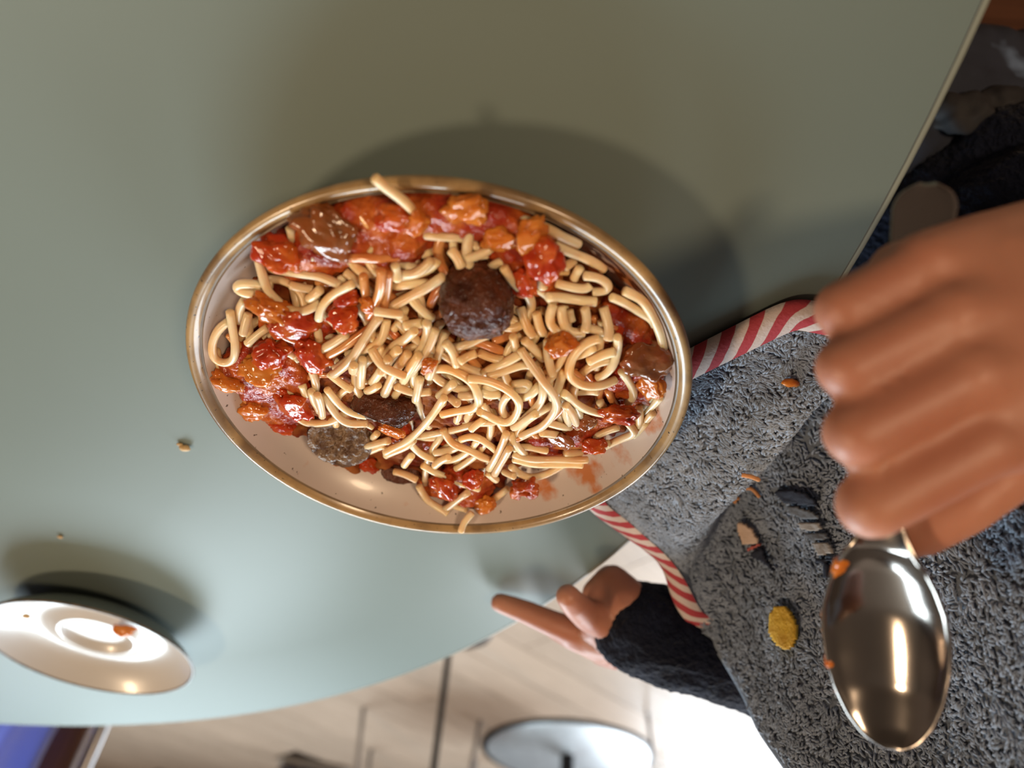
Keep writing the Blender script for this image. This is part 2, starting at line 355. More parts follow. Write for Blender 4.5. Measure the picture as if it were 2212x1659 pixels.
REG = [(560,560),(640,480),(760,428),(900,425),(1060,428),(1180,470),(1290,560),(1390,640),(1450,740),(1440,830),(1430,930),(1330,950),(1290,975),(1190,1010),(1120,1030),(1080,1100),(1000,1140),(930,1090),(880,1040),(800,1030),(720,1000),(660,940),(560,930),(500,900),(460,820),(440,740),(480,660),(520,610)]
def inside(poly, x, y):
    c = False; j = len(poly)-1
    for i in range(len(poly)):
        xi, yi = poly[i]; xj, yj = poly[j]
        if (yi > y) != (yj > y) and x < (xj-xi)*(y-yi)/(yj-yi)+xi: c = not c
        j = i
    return c
def polymin(poly, x, y):
    d = 1e9
    for i in range(len(poly)):
        a = np.array(poly[i-1], float); b = np.array(poly[i], float); p = np.array((x, y)); t = np.clip(((p-a)@(b-a))/max(((b-a)@(b-a)), 1e-9), 0, 1)
        d = min(d, np.linalg.norm(p-(a+t*(b-a))))
    return d
def plate_floor(P):                       # height of the inside of the plate below a point
    r = pr(P)
    return T+float(np.interp(r, [0, .045, .056, .065, .072, .0765, .0788], [.0075, .0075, .0085, .0115, .0165, .022, .0262]))
def pr(P):                                # radius on the plate, in the plate's own oval
    x, y = P.x-PC.x, P.y-PC.y; cr, sr = math.cos(PROT), math.sin(PROT); a = (cr*x+sr*y)/PA; b = (-sr*x+cr*y)/PB
    return math.hypot(a, b)
RW = ([.0075, .0085, .0115, .0165, .022, .0262, .0278], [.050, .056, .065, .072, .0765, .0788, .0795])
def keep(P, r):                           # keep food of a given size inside the dish wall
    z = P.z-T
    if z < .031:
        lim = float(np.interp(z, *RW))-r*.8; q = pr(P)
        if q > lim: k = lim/q; return Vector((PC.x+(P.x-PC.x)*k, PC.y+(P.y-PC.y)*k, P.z))
    return P
# bed of pasta and sauce under the strands (nobody could count it)
S = []
for y in range(425, 1150, 11):
    for x in range(430, 1460, 11):
        if inside(REG, x, y):
            e = polymin(REG, x, y)
            if e < 30: continue
            P = food(x+random.uniform(-4, 4), y+random.uniform(-4, 4), -.0080-.004*math.exp(-(e/26)**2)+random.uniform(-.0012, .0012))
            f = plate_floor(P)
            if pr(P) > .071: continue
            P.z = max(P.z, f+.0012); S.append((P, (.0024, .0024, max(.0022, min(.006, (P.z-f)*.6)))))
me = union_mesh('pasta_bed', S, .0011, 2); displace(me, .0006, 400, 2)
o = link('pasta_bed', me, M['bed']); tag(o, 'mass of sauce-stained spaghetti pieces filling the middle of the plate', 'pasta', kind='stuff')

# ------------------------------------------------------------------ food: strands traced one by one
Z = {1: (380, 360), 2: (940, 360), 3: (380, 740), 4: (940, 740)}
def zp(z, pts): return [(Z[z][0]+x/3.771, Z[z][1]+y/3.771) for x, y in pts]
ST = []                                    # (pixel path, layer, sauced, label)
def st(z, pts, lay=1, red=0, label=None): ST.append((zp(z, pts), lay, red, label))
st(1,[(1620,90),(1720,180),(1850,270),(1920,350),(1950,400)],5,0,'short pale spaghetti end poking out over the brown plate rim')
st(1,[(1460,310),(1560,420),(1700,520),(1850,620)],3,1,'orange spaghetti strand lying in sauce below the rim-crossing end')
st(1,[(1440,720),(1600,720),(1820,730)],4,1); st(1,[(1790,780),(1800,850),(1810,910)],4)
st(1,[(670,750),(720,900),(770,1010),(850,1100),(950,1150),(1070,1150),(1170,1110)],4,0,'long hooked spaghetti strand over the upper left sauce')
st(1,[(760,840),(900,850),(1050,870),(1200,900),(1340,950)],3,0,'nearly straight spaghetti strand crossing the hooked strand at upper left')
st(1,[(950,930),(1050,980),(1110,1000)],2); st(1,[(1190,970),(1130,1020),(1090,1060)],3)
st(1,[(1450,920),(1330,980),(1250,1050),(1190,1130),(1170,1230)],4,0,'bent spaghetti strand ending beside the red tomato piece')
st(1,[(780,960),(650,950),(520,945),(490,985),(560,1015),(640,1025),(740,1025)],2,0,'folded spaghetti strand by the plate wall at far left')
st(1,[(560,1090),(520,1150),(510,1270)],1); st(1,[(590,1200),(570,1280),(560,1340)],2)
st(1,[(440,1180),(470,1320),(500,1450),(480,1550),(400,1600),(310,1570),(290,1450),(350,1320),(430,1260)],3,0,'loop of spaghetti at the left end of the plate')
st(1,[(225,1480),(235,1570),(270,1650),(330,1700)],1); st(1,[(940,480),(960,560),(950,650)],2); st(1,[(1060,520),(1045,600),(1070,690),(1150,700)],3)
st(1,[(1690,790),(1680,950),(1640,1080),(1570,1230)],5,1,'sauce-coated spaghetti strand hanging down from the upper sauce'); st(1,[(1745,830),(1725,1000),(1700,1140)],4,1); st(1,[(1540,850),(1550,980),(1560,1080)],3,1)
st(1,[(1840,1190),(1740,1155),(1640,1120)],5,0); st(1,[(1660,1210),(1580,1320),(1500,1450),(1420,1560),(1300,1650)],5,0,'long diagonal spaghetti strand left of the whole meatball')
st(1,[(1600,1290),(1400,1420),(1190,1540)],4,1,'thick-looking orange strand ending left of the long diagonal strand'); st(1,[(1400,1330),(1260,1420),(1140,1490)],3); st(1,[(1150,1260),(1180,1380)],2)
st(1,[(1760,1110),(1900,1040),(2050,950),(2190,850)],3); st(1,[(1770,985),(1950,935),(2110,930)],2); st(1,[(1910,1050),(2000,1130),(2100,1200)],2); st(1,[(1880,1230),(2020,1230)],2)
st(1,[(2060,1200),(2060,1330),(1990,1480),(1890,1590)],3); st(1,[(1960,1270),(1880,1370),(1750,1480),(1680,1640)],3); st(1,[(2130,1270),(2080,1400),(2000,1530),(1920,1660)],3)
st(1,[(1600,1460),(1680,1550),(1780,1610),(1880,1640)],5,0,'short curved strand lying across the parallel strands at centre left'); st(1,[(1720,1240),(1690,1370),(1550,1480),(1400,1530)],2)
st(1,[(600,1400),(680,1340),(760,1290)],1); st(1,[(850,1390),(885,1500)],1); st(1,[(1470,1550),(1450,1640)],5); st(1,[(1100,420),(1040,480),(980,500)],1,1); st(1,[(1540,300),(1700,330),(1800,300)],1,1); st(1,[(1660,350),(1760,350)],1,1)
st(1,[(1940,760),(2010,850),(2060,760)],1); st(1,[(1850,850),(1990,790),(2100,690)],2); st(1,[(1780,1290),(1840,1230),(1870,1130)],1)
st(2,[(680,430),(850,480),(1000,560),(1170,650)],3,0,'spaghetti strand along the inner edge of the rim at upper right'); st(2,[(980,620),(1100,680),(1230,740),(1340,820),(1370,870)],3)
st(2,[(1050,800),(1130,790)],2); st(2,[(1180,820),(1150,870),(1130,920)],3); st(2,[(1220,850),(1340,880),(1420,960),(1390,1015),(1290,1035)],3,0,'hooked spaghetti strand at right below the upper sauce')
st(2,[(990,950),(1100,980),(1230,1000),(1260,970)],3); st(2,[(920,1030),(1050,1070),(1180,1090),(1310,1090)],3); st(2,[(1440,1040),(1560,1110),(1700,1200),(1830,1310)],4,0,'straight spaghetti strand lying over the glossy sauce pool at right')
st(2,[(1540,1010),(1680,1080),(1810,1180),(1900,1310),(1970,1460)],4,0,'long spaghetti strand pressed against the right plate wall'); st(2,[(560,800),(620,890),(710,970)],5,0,'short spaghetti end curling over the side of the whole meatball')
st(2,[(130,680),(190,730),(220,780)],4); st(2,[(640,1340),(665,1480)],2); st(2,[(830,1150),(850,1250),(880,1330)],2); st(2,[(700,1150),(760,1280),(800,1330)],2)
st(2,[(960,1100),(930,1200),(960,1290),(1060,1330)],3); st(2,[(1030,1120),(1040,1220),(1110,1310),(1210,1330)],3); st(2,[(1220,1130),(1240,1220),(1220,1290)],4); st(2,[(1370,1150),(1420,1270),(1410,1350)],3)
st(2,[(1180,1430),(1170,1370),(1220,1310),(1380,1310)],2)
st(2,[(1330,1400),(1220,1430),(1130,1510),(1090,1610),(1100,1680),(1160,1740),(1260,1775),(1380,1765),(1470,1735)],5,0,'big open ring of spaghetti at the right of the mound')
st(2,[(1480,1300),(1490,1400),(1480,1500),(1440,1600),(1380,1680),(1320,1720)],4); st(2,[(1460,1470),(1360,1530),(1250,1590)],5); st(2,[(90,1400),(150,1480),(180,1600)],4); st(2,[(210,1530),(330,1510)],5,0,'spaghetti end pointing at the viewer below the whole meatball')
st(2,[(700,1460),(780,1560),(850,1660),(920,1750),(980,1850),(990,1950),(900,2070),(790,2130),(700,2165)],5,0,'longest curved spaghetti strand sweeping down the middle of the mound')
st(2,[(730,1390),(820,1500),(880,1590)],4); st(2,[(920,1380),(920,1500),(955,1640)],4); st(2,[(400,1660),(560,1560),(720,1500)],3); st(2,[(360,1500),(450,1530),(560,1540)],2); st(2,[(1090,1150),(1110,1220)],1); st(2,[(20,1530),(60,1400),(90,1300)],1)
st(2,[(280,650),(440,630),(480,600)],1); st(2,[(300,690),(430,680)],1)
st(4,[(0,220),(120,210),(230,260),(330,360),(360,460),(330,530),(200,560),(60,570)],5,0,'large spaghetti loop left of the middle of the mound'); st(4,[(280,270),(420,270),(560,330),(660,430),(690,520),(640,600),(550,620),(440,570),(370,510)],6,0,'round spaghetti loop right beside the large loop in the middle')
st(4,[(610,390),(550,450),(540,540),(600,590)],4); st(4,[(440,240),(600,200),(740,200),(840,260),(880,350),(870,470),(800,560),(700,640)],5,0,'wide spaghetti arc wrapped around the round loop'); st(4,[(640,330),(740,320),(785,360),(740,395),(660,370)],3)
st(4,[(850,350),(780,420),(700,480)],4); st(4,[(820,540),(720,620),(640,690)],5); st(4,[(1050,210),(1020,300),(990,390)],4); st(4,[(1050,340),(1120,430),(1220,510),(1350,560),(1430,580)],4,0,'spaghetti strand running down to the red tomato at lower right')
st(4,[(1040,430),(1060,530),(1090,640)],3); st(4,[(1065,460),(1120,540),(1160,660)],4); st(4,[(900,640),(1000,650),(1100,690)],4); st(4,[(870,690),(990,725),(1020,760)],3); st(4,[(1410,380),(1440,460),(1480,520)],3,1); st(4,[(1340,470),(1370,520)],3)
st(4,[(1520,230),(1600,340),(1620,430),(1570,500)],4); st(4,[(70,690),(150,790),(280,870),(400,950),(490,980)],4,0,'spaghetti strand sloping down beside the dark gap in the lower middle'); st(4,[(210,790),(300,780),(400,820),(490,890)],5)
st(4,[(580,730),(540,850),(480,960),(440,1040)],6); st(4,[(610,810),(560,920),(490,1050)],6,0,'upper of two crossed spaghetti ends near the lower edge of the mound'); st(4,[(610,750),(680,840),(730,910)],5); st(4,[(640,850),(780,860),(910,880)],4)
st(4,[(640,910),(850,930),(1050,940),(1240,955)],5,0,'upper of two parallel straight spaghetti ends at the lower right'); st(4,[(640,950),(850,970),(1050,985),(1200,995)],4,0,'lower of two parallel straight spaghetti ends at the lower right'); st(4,[(1060,890),(1190,915)],4)
st(4,[(620,1010),(680,1065),(760,1100),(850,1095),(960,1055),(1060,1000)],3,0,'pale spaghetti arc at the lowest edge of the mound above the bare plate'); st(4,[(560,1050),(650,1040)],3)
st(3,[(2010,1000),(2100,1050),(2212,1100),(2330,1165),(2470,1195)],5,0,'spaghetti strand crossing the small sauce heap at the lower edge'); st(4,[(270,1200),(180,1270),(110,1340),(80,1400)],5); st(4,[(430,1060),(500,1120)],5); st(4,[(590,1190),(490,1260),(420,1310)],4,0,'spaghetti end pointing right from the small heap at lower edge')
st(3,[(1980,1170),(2050,1290),(2130,1400),(2220,1490)],4); st(4,[(300,1390),(235,1460),(210,1540)],4,0,'spaghetti end hanging down onto the far plate rim'); st(4,[(130,1380),(270,1410)],3); st(4,[(340,1370),(460,1370)],4,1)
st(4,[(1640,690),(1740,590),(1800,500),(1830,420)],1); st(4,[(1640,590),(1720,520),(1780,440)],1); st(4,[(1640,740),(1780,800),(1880,770),(1945,680)],2,0,'curled spaghetti end touching the right plate wall'); st(4,[(1660,530),(1670,620),(1650,680)],3)
st(4,[(1560,640),(1625,690),(1600,740),(1480,800),(1350,860)],4,0,'folded flat spaghetti strand with a bright edge at lower right'); st(4,[(1690,690),(1790,620),(1845,580)],2); st(4,[(1300,770),(1390,720),(1490,690)],4); st(4,[(1330,815),(1415,800)],4)
st(4,[(0,880),(110,855),(200,820)],2); st(4,[(0,980),(60,920),(120,880)],3); st(4,[(180,640),(200,560)],2); st(4,[(30,450),(100,390),(150,330)],4); st(4,[(0,570),(60,490)],4); st(4,[(300,660),(400,590)],2); st(4,[(200,420),(320,430)],3); st(4,[(400,330),(520,360)],3); st(4,[(380,380),(520,400)],3); st(4,[(90,480),(190,440)],3)
st(4,[(1200,600),(1290,640)],2); st(4,[(1140,120),(1230,90),(1290,40)],3)
st(3,[(1230,380),(1300,480),(1400,560),(1550,600)],4,0,'upper of two parallel strands above the cut meatball half'); st(3,[(1200,450),(1280,560),(1400,640),(1560,660)],4,0,'lower of two parallel strands above the cut meatball half'); st(3,[(2190,420),(2100,550),(1980,700),(1850,820),(1710,880)],5,0,'long strand sweeping down right of the dark meatball piece')
st(3,[(1940,780),(1850,870),(1710,920)],4); st(3,[(1730,800),(1620,830),(1520,845)],5); st(3,[(1690,850),(1550,880),(1400,900)],4); st(3,[(1640,740),(1600,800)],3); st(3,[(1110,380),(1120,470),(1170,570)],4); st(3,[(1160,400),(1185,500),(1200,580)],4)
st(3,[(1250,250),(1350,310),(1440,340)],4); st(3,[(1820,20),(1720,150),(1600,330)],4); st(3,[(1900,60),(1800,220),(1700,420)],5); st(3,[(1740,80),(1690,190)],4); st(3,[(2000,20),(1900,200),(1850,320)],4); st(3,[(1520,130),(1515,250),(1510,340)],5); st(3,[(1560,390),(1650,335)],4)
st(3,[(1990,290),(1960,440)],5); st(3,[(1800,340),(1930,390),(2070,400)],4); st(3,[(1780,1050),(1880,1090),(1960,1120)],3); st(3,[(1920,920),(1860,1000)],3); st(3,[(480,460),(540,540),(590,620)],3,1); st(3,[(915,80),(960,110)],4); st(3,[(1300,220),(1400,150),(1480,60)],4); st(3,[(1580,140),(1480,240)],3); st(3,[(1030,330),(1060,430)],3); st(3,[(2110,120),(2070,250)],5)
# more strands of the tangle between the traced ones, deeper in
extra = 0; trace_n = len(ST)
while extra < 130:
    x = random.uniform(460, 1430); y = random.uniform(440, 1080)
    if not inside(REG, x, y) or polymin(REG, x, y) < 38: continue
    a = random.uniform(0, 2*math.pi); k = random.uniform(-.016, .016); n = random.randint(5, 10); pts = [(x, y)]
    for i in range(n):
        a += k*26; pts.append((pts[-1][0]+26*math.cos(a), pts[-1][1]+26*.8*math.sin(a)))
    if any(not inside(REG, *p) or polymin(REG, *p) < 20 for p in pts): continue
    ST.append((pts, random.choice((-1, 0, 0, 1)), 1 if random.random() < .22 else 0, None)); extra += 1
RS = .00152
path = []
for pts, lay, red, lab in ST:
    L = sum(math.dist(a, b) for a, b in zip(pts[:-1], pts[1:])); n = max(5, int(L/11))
    p2 = catmull([(x, y, 0) for x, y in pts], n)
    tw = random.uniform(0, 6.28)
    path.append(np.array([food(q[0], q[1], -.0022+lay*.00085+.0005*math.sin(i*.35+tw))[:] for i, q in enumerate(p2)]))
def over_rim(idx, za, zb):
    p2 = catmull([(x, y, 0) for x, y in ST[idx][0]], len(path[idx])); path[idx] = np.array([at(c_[0], c_[1], z)[:] for c_, z in zip(p2, np.linspace(za, zb, len(p2)))])
OVER = {0: (.0352, .0305)}
OVER.update({k: (.0270, .0322) for k in range(len(ST)) if ST[k][3] and 'far plate rim' in ST[k][3]})
for k in OVER: over_rim(k, *OVER[k])
# settle: wherever two strands touch, the upper one rides over the lower
ids = np.concatenate([np.full(len(p), i) for i, p in enumerate(path)]); P = np.concatenate(path); Lay = np.concatenate([np.full(len(p), ST[i][1]+.01*(i % 37)) for i, p in enumerate(path)])
for it in range(14):
    dx = P[:, None, 0]-P[None, :, 0]; dy = P[:, None, 1]-P[None, :, 1]; h = np.sqrt(dx*dx+dy*dy)
    near = (h < 2*RS*.95) & (ids[:, None] != ids[None, :]); need = np.sqrt(np.maximum((2*RS)**2-h*h, 0))
    dz = P[:, None, 2]-P[None, :, 2]; up = (Lay[:, None] > Lay[None, :])
    push = np.where(near & up & (dz < need) & (dz > -2.2*RS), (need-dz)*.28, 0)
    P[:, 2] += np.where(np.isin(ids, list(OVER)), 0, np.minimum(push.max(1), .0006)-np.minimum(push.T.max(1), .0005)*.8)
    for i in range(len(path)):
        m_ = np.where(ids == i)[0]; q = P[m_, 2].copy()
        if len(q) > 4: q[1:-1] = .25*q[:-2]+.5*q[1:-1]+.25*q[2:]
        P[m_, 2] = q
for i in range(len(P)):
    v = Vector(P[i])
    if ids[i] in OVER: continue
    else:
        v = keep(v, RS*1.3); v.z = max(v.z, plate_floor(v)+RS*.9); v = keep(v, RS)
    P[i] = v[:]
SO = []
LM = [(705,500,'large browned vegetable piece'),(1012,452,'orange piece beneath the upper rim'),(1172,556,'shiny round tomato'),(605,548,'tomato by the left plate wall'),(590,672,'yellow orange pepper piece'),(675,765,'bright red tomato at centre left'),(742,690,'red tomato between strand ends'),(560,795,'pepper slice on the left heap'),(492,822,'leftmost yellow pepper'),(635,872,'long red tomato strip'),(1395,770,'dark glossy sauce pool'),(1340,895,'bright red tomato at lower right'),(1212,952,'translucent onion slice'),(960,1050,'small heap near the far rim'),(848,890,'dark torn meatball piece'),(735,945,'cut meatball half'),(1213,745,'orange bit right of the meatball'),(1030,650,'whole meatball'),(1085,830,'round loop in the middle'),(970,830,'large spaghetti loop'),(1290,770,'big open ring'),(870,430,'end crossing the rim'),(640,620,'hooked strand'),(1410,640,'long strand at the right wall'),(480,740,'left loop'),(1190,850,'wide central arc'),(1400,900,'curled end at the right wall'),(1150,990,'parallel straight ends')]
for i, (pts, lay, red, lab) in enumerate(ST):
    q = P[ids == i]; n = len(q)
    tt = np.linspace(0, n-1, max(6, int(n*1.6))); qq = [tuple(np.interp(t, range(n), q[:, k]) for k in range(3)) for t in tt]
    for _ in range(4): qq = [qq[0]]+[tuple((np.array(a)+2*np.array(b)+np.array(c))/4) for a, b, c in zip(qq[:-2], qq[1:-1], qq[2:])]+[qq[-1]]
    r = RS*random.uniform(.94, 1.06); R = [r*(.97+.03*math.sin(k*.9+i)) for k in range(len(qq))]
    # rounded cut ends
    d0 = (Vector(qq[0])-Vector(qq[1])).normalized(); d1 = (Vector(qq[-1])-Vector(qq[-2])).normalized()
    qq = [Vector(qq[0])+d0*.00035]+[Vector(v) for v in qq]+[Vector(qq[-1])+d1*.00035]; R = [r*.72]+R+[r*.72]
    o = tube('spaghetti_strand', qq, R, M['pasta_red'] if red else M['pasta'], None, 9)
    px, py = pts[len(pts)//2]
    if lab is None:
        Lx = sum(math.dist(a_, b_) for a_, b_ in zip(pts[:-1], pts[1:])); st_ = math.dist(pts[0], pts[-1])/Lx
        size = 'stub of' if Lx < 45 else 'short' if Lx < 80 else 'mid-length' if Lx < 120 else 'long'
        shape = 'straight' if st_ > .985 else 'slightly bent' if st_ > .93 else 'curved' if st_ > .75 else 'looped'
        k_ = min(LM, key=lambda l: math.dist((px, py), l[:2])); dx_, dy_ = px-k_[0], py-k_[1]
        rel = ('left of' if dx_ < 0 else 'right of') if abs(dx_) > abs(dy_) else ('above' if dy_ < 0 else 'below')
        lab = f"{size} {shape} {'half-buried ' if i >= trace_n else ''}{'sauced' if red else 'pale'} spaghetti {rel} the {k_[2]}"
    tag(o, lab, 'spaghetti', 'spaghetti strands on the plate'); SO.append((o, px, py))

same = {}
for e in SO: same.setdefault(e[0]['label'], []).append(e)
for lab, es in same.items():                # look-alikes are told apart by their place in the small cluster
    if len(es) < 2: continue
    hor = max(e[1] for e in es)-min(e[1] for e in es) >= max(e[2] for e in es)-min(e[2] for e in es); es.sort(key=lambda e: e[1 if hor else 2])
    wd = (['leftmost', 'rightmost'] if hor else ['uppermost', 'lowest']); mid = ['middle', 'second', 'third']
    for k, e in enumerate(es): e[0]['label'] = (wd[0] if k == 0 else wd[1] if k == len(es)-1 else mid[min(k-1, 2)] if len(es) > 3 else 'middle')+' '+lab
# ------------------------------------------------------------------ food: tomato sauce
PATCH = [
 ('thick tomato sauce along the upper rim of the plate', [(570,560),(620,505),(700,455),(780,432),(900,430),(1050,428),(1120,465),(1195,525),(1212,580),(1185,632),(1130,630),(1085,580),(1050,520),(960,505),(925,520),(900,560),(860,585),(790,560),(740,575),(690,585),(640,600)], .0012, 1.0),
 ('tomato sauce patch with yellow pepper left of the hooked strand', [(555,645),(640,655),(700,645),(775,650),(765,690),(700,720),(715,780),(690,805),(640,760),(575,715)], .0004, .9),
 ('chunky tomato sauce heap at the left end of the plate', [(470,790),(520,745),(600,745),(650,790),(680,850),(660,905),(610,935),(520,915),(505,860)], .0016, 1.0),
 ('dark glossy tomato sauce pool at the right plate wall', [(1300,655),(1390,685),(1442,760),(1440,830),(1400,870),(1345,865),(1300,840),(1335,790),(1350,730)], .0008, 1.0),
 ('tomato sauce between the strands at lower right', [(1130,935),(1200,935),(1260,885),(1320,865),(1355,900),(1310,930),(1285,970),(1220,980),(1150,970)], .0004, .9),
 ('small tomato sauce heap near the far rim', [(915,1040),(980,1005),(1045,1015),(1070,1060),(1045,1105),(980,1105),(915,1075)], .0008, .9),
 ('spot of tomato sauce under the cut meatball half', [(725,990),(800,980),(815,1020),(760,1035)], .0004, .8),
 ('thin tomato sauce puddle on the bare plate at the far side', [(1100,1040),(1160,1035),(1165,1075),(1110,1082)], -.006, .6),
 ('tomato sauce coating below the dark meatball piece', [(835,915),(880,905),(895,945),(860,965)], .001, .7),
 ('sauce between strands under the middle loops', [(900,930),(1000,920),(1040,960),(980,985),(920,980)], -.0030, .8)]
for lab, poly, dz, k in PATCH:
    xs = [p[0] for p in poly]; ys = [p[1] for p in poly]; S = []
    stp = 9
    for y in np.arange(min(ys), max(ys), stp):
        for x in np.arange(min(xs), max(xs), stp):
            if not inside(poly, x, y): continue
            e = polymin(poly, x, y); jx, jy = x+random.uniform(-4, 4), y+random.uniform(-4, 4)
            lump = MN.noise(Vector((jx*.022, jy*.022, dz*999)))*.0022
            P0 = food(jx, jy, dz-.0035*math.exp(-(e/16)**2)+lump)
            if dz < -.004:
                z_ = .012
                for _ in range(6): P0 = at(jx, jy, z_); z_ = plate_floor(P0)-T+.0006
            P0 = keep(P0, .003); f = plate_floor(P0); P0.z = max(P0.z, f+.0004)
            r = k*random.choice((.0017, .0021, .0026))
            S.append((P0, (r, r, r*.8 if P0.z-f > .003 else .0009)))
            if P0.z-f > .004: S.append((P0-Vector((0, 0, .002)), r))
    me = union_mesh('tomato_sauce', S, .00075, 3); displace(me, .00055, 330, len(lab)); displace(me, .0002, 1100, 3)
    o = link('tomato_sauce', me, M['sauce']); tag(o, lab, 'sauce', kind='stuff')
# sauce stains on the glaze
def stain(m, spots, color):
    nt = m.node_tree; N = nt.nodes; L = nt.links; p = N['Principled BSDF']; src = p.inputs['Base Color'].links[0].from_socket
    tc = N.new('ShaderNodeNewGeometry'); no = N.new('ShaderNodeTexNoise'); no.inputs['Scale'].default_value = 130; no.inputs['Detail'].default_value = 4; L.new(tc.outputs['Position'], no.inputs['Vector'])
    tot = None
    for P0, r in spots:
        d = N.new('ShaderNodeVectorMath'); d.operation = 'DISTANCE'; d.inputs[1].default_value = P0; L.new(tc.outputs['Position'], d.inputs[0])
        f = N.new('ShaderNodeMapRange'); f.inputs['From Min'].default_value = r; f.inputs['From Max'].default_value = 0; f.inputs['To Min'].default_value = -.22; f.inputs['To Max'].default_value = .30; L.new(d.outputs['Value'], f.inputs['Value'])
        if tot is None: tot = f.outputs['Result']
        else:
            x = N.new('ShaderNodeMath'); x.operation = 'MAXIMUM'; L.new(tot, x.inputs[0]); L.new(f.outputs['Result'], x.inputs[1]); tot = x.outputs[0]
    ad = N.new('ShaderNodeMath'); ad.operation = 'ADD'; L.new(tot, ad.inputs[0]); L.new(no.outputs['Fac'], ad.inputs[1])
    mr = N.new('ShaderNodeMapRange'); mr.inputs['From Min'].default_value = .44; mr.inputs['From Max'].default_value = .66; mr.inputs['To Max'].default_value = .95; L.new(ad.outputs[0], mr.inputs['Value'])
    mx = N.new('ShaderNodeMix'); mx.data_type = 'RGBA'; L.new(mr.outputs['Result'], mx.inputs[0]); L.new(src, mx.inputs[6]); mx.inputs[7].default_value = (*color, 1); L.new(mx.outputs[2], p.inputs['Base Color'])
stain(M['dish'], [(at(1210, 1055, .012), .020), (at(1190, 1095, .016), .014), (at(1300, 1010, .014), .020), (at(1380, 970, .016), .014), (at(860, 1050, .009), .010), (at(1330, 600, .02), .02), (at(1430, 880, .018), .012)], (.52, .17, .045))

# ------------------------------------------------------------------ food: pieces of vegetable
def chunk(px, py, size, kind, label, dz=.002, flat=.55, seed=0):
    s = size*.5*.235/FPX
    P0 = keep(food(px, py, dz), s*.8); P0.z = max(P0.z, plate_floor(P0)+s*.4)
    tv, tf = ICO4; r = random.Random(seed+px)
    ax = Vector((r.uniform(-1, 1), r.uniform(-1, 1), r.uniform(-.6, .6))).normalized()
    R = Matrix.Rotation(r.uniform(0, 6.28), 3, 'Z') @ Matrix.Rotation(r.uniform(-.5, .5), 3, 'X')
    V = []
    for v in tv:
        v = Vector(v); q = Vector([math.copysign(abs(c)**.85, c) for c in v])
        q *= 1+.42*MN.noise(v*1.5+Vector((px, py, 0)))+.22*MN.noise(v*3.4+Vector((py, px, 1)))+.09*MN.noise(v*8)
        q = Vector((q.x*1.12, q.y*.85, q.z*flat)); V.append(P0+R @ (q*s))
    me = mesh(kind+'_piece', V, tf.tolist()); nm = {'tomato': 'tomato_piece', 'pepper': 'pepper_piece', 'olive': 'vegetable_piece'}[kind]
    o = link(nm, me, M[kind]); tag(o, label, {'tomato': 'tomato', 'pepper': 'pepper', 'olive': 'vegetable'}[kind], 'vegetable pieces in the sauce')
chunk(705,500,105,'olive','large browned vegetable piece in the upper left sauce',.004,.5)
chunk(1012,452,70,'pepper','orange pepper piece beneath the upper rim',.003)
chunk(1172,556,85,'tomato','shiny round tomato piece at the right of the upper sauce',.004,.7)
chunk(1150,508,70,'pepper','orange onion-like slice beside the shiny round tomato',.004,.35)
chunk(1075,520,60,'pepper','amber vegetable slice hanging above the whole meatball',.003,.4)
chunk(605,548,80,'tomato','red tomato piece beside the left plate wall',.003)
chunk(590,672,85,'pepper','yellow orange pepper piece below the hooked strand',.004,.5)
chunk(630,700,90,'tomato','flat red tomato piece beside the yellow orange pepper',.003,.45)
chunk(675,765,85,'tomato','bright red tomato piece in the gap at centre left',.004,.6)
chunk(742,690,62,'tomato','bright red tomato piece between two strand ends',.004,.6)
chunk(750,650,55,'tomato','red tomato piece under the bent strand',.002,.6)
chunk(795,660,40,'pepper','orange pepper bit beside the hanging sauced strands',.004)
chunk(560,795,85,'pepper','orange pepper slice on top of the left sauce heap',.005,.4)
chunk(492,822,75,'pepper','yellow pepper piece at the leftmost edge of the food',.002,.6)
chunk(585,765,80,'tomato','red tomato piece at the top of the left sauce heap',.005,.6)
chunk(635,872,100,'tomato','long red tomato strip on the left sauce heap',.005,.45)
chunk(535,885,70,'pepper','small orange piece at the lower left of the sauce heap',.003)
chunk(600,920,60,'tomato','tomato piece at the bottom of the left sauce heap',.002)
chunk(1395,770,110,'olive','dark glossy vegetable piece in the sauce pool at right',.002,.4)
chunk(1405,830,70,'pepper','orange pepper piece at the right plate wall',.003,.5)
chunk(1340,895,75,'tomato','bright red tomato piece at the lower right edge of the mound',.006,.5)
chunk(1285,962,55,'tomato','small red tomato piece at the end of the straight strands',.004,.6)
chunk(1212,952,60,'olive','translucent onion slice among the lower right strands',.004,.4)
chunk(1262,912,50,'olive','brown onion shred above the translucent onion slice',.004,.4)
chunk(960,1050,85,'tomato','red tomato piece on the small heap near the far rim',.004,.6)
chunk(1048,1090,60,'pepper','orange pepper piece at the far end of the small heap',.003,.6)
chunk(1020,1035,60,'tomato','red tomato piece under the crossed spaghetti ends',.003,.6)
chunk(788,1010,55,'tomato','red tomato piece on the plate beside the cut meatball half',.002,.7)
chunk(848,930,60,'pepper','orange pepper bit stuck on the dark meatball piece',.008,.4)
chunk(1213,745,60,'pepper','orange pepper bit right of the whole meatball',.004,.6)
chunk(925,790,38,'pepper','tiny orange bit left of the large spaghetti loop',.006,.5)
chunk(850,470,60,'tomato','red tomato piece under the rim-crossing spaghetti end',.003,.5)
chunk(900,480,50,'pepper','orange piece beside the rim-crossing spaghetti end',.003,.5)
chunk(1130,612,60,'tomato','tomato edge overhanging beside the whole meatball',.003,.5)

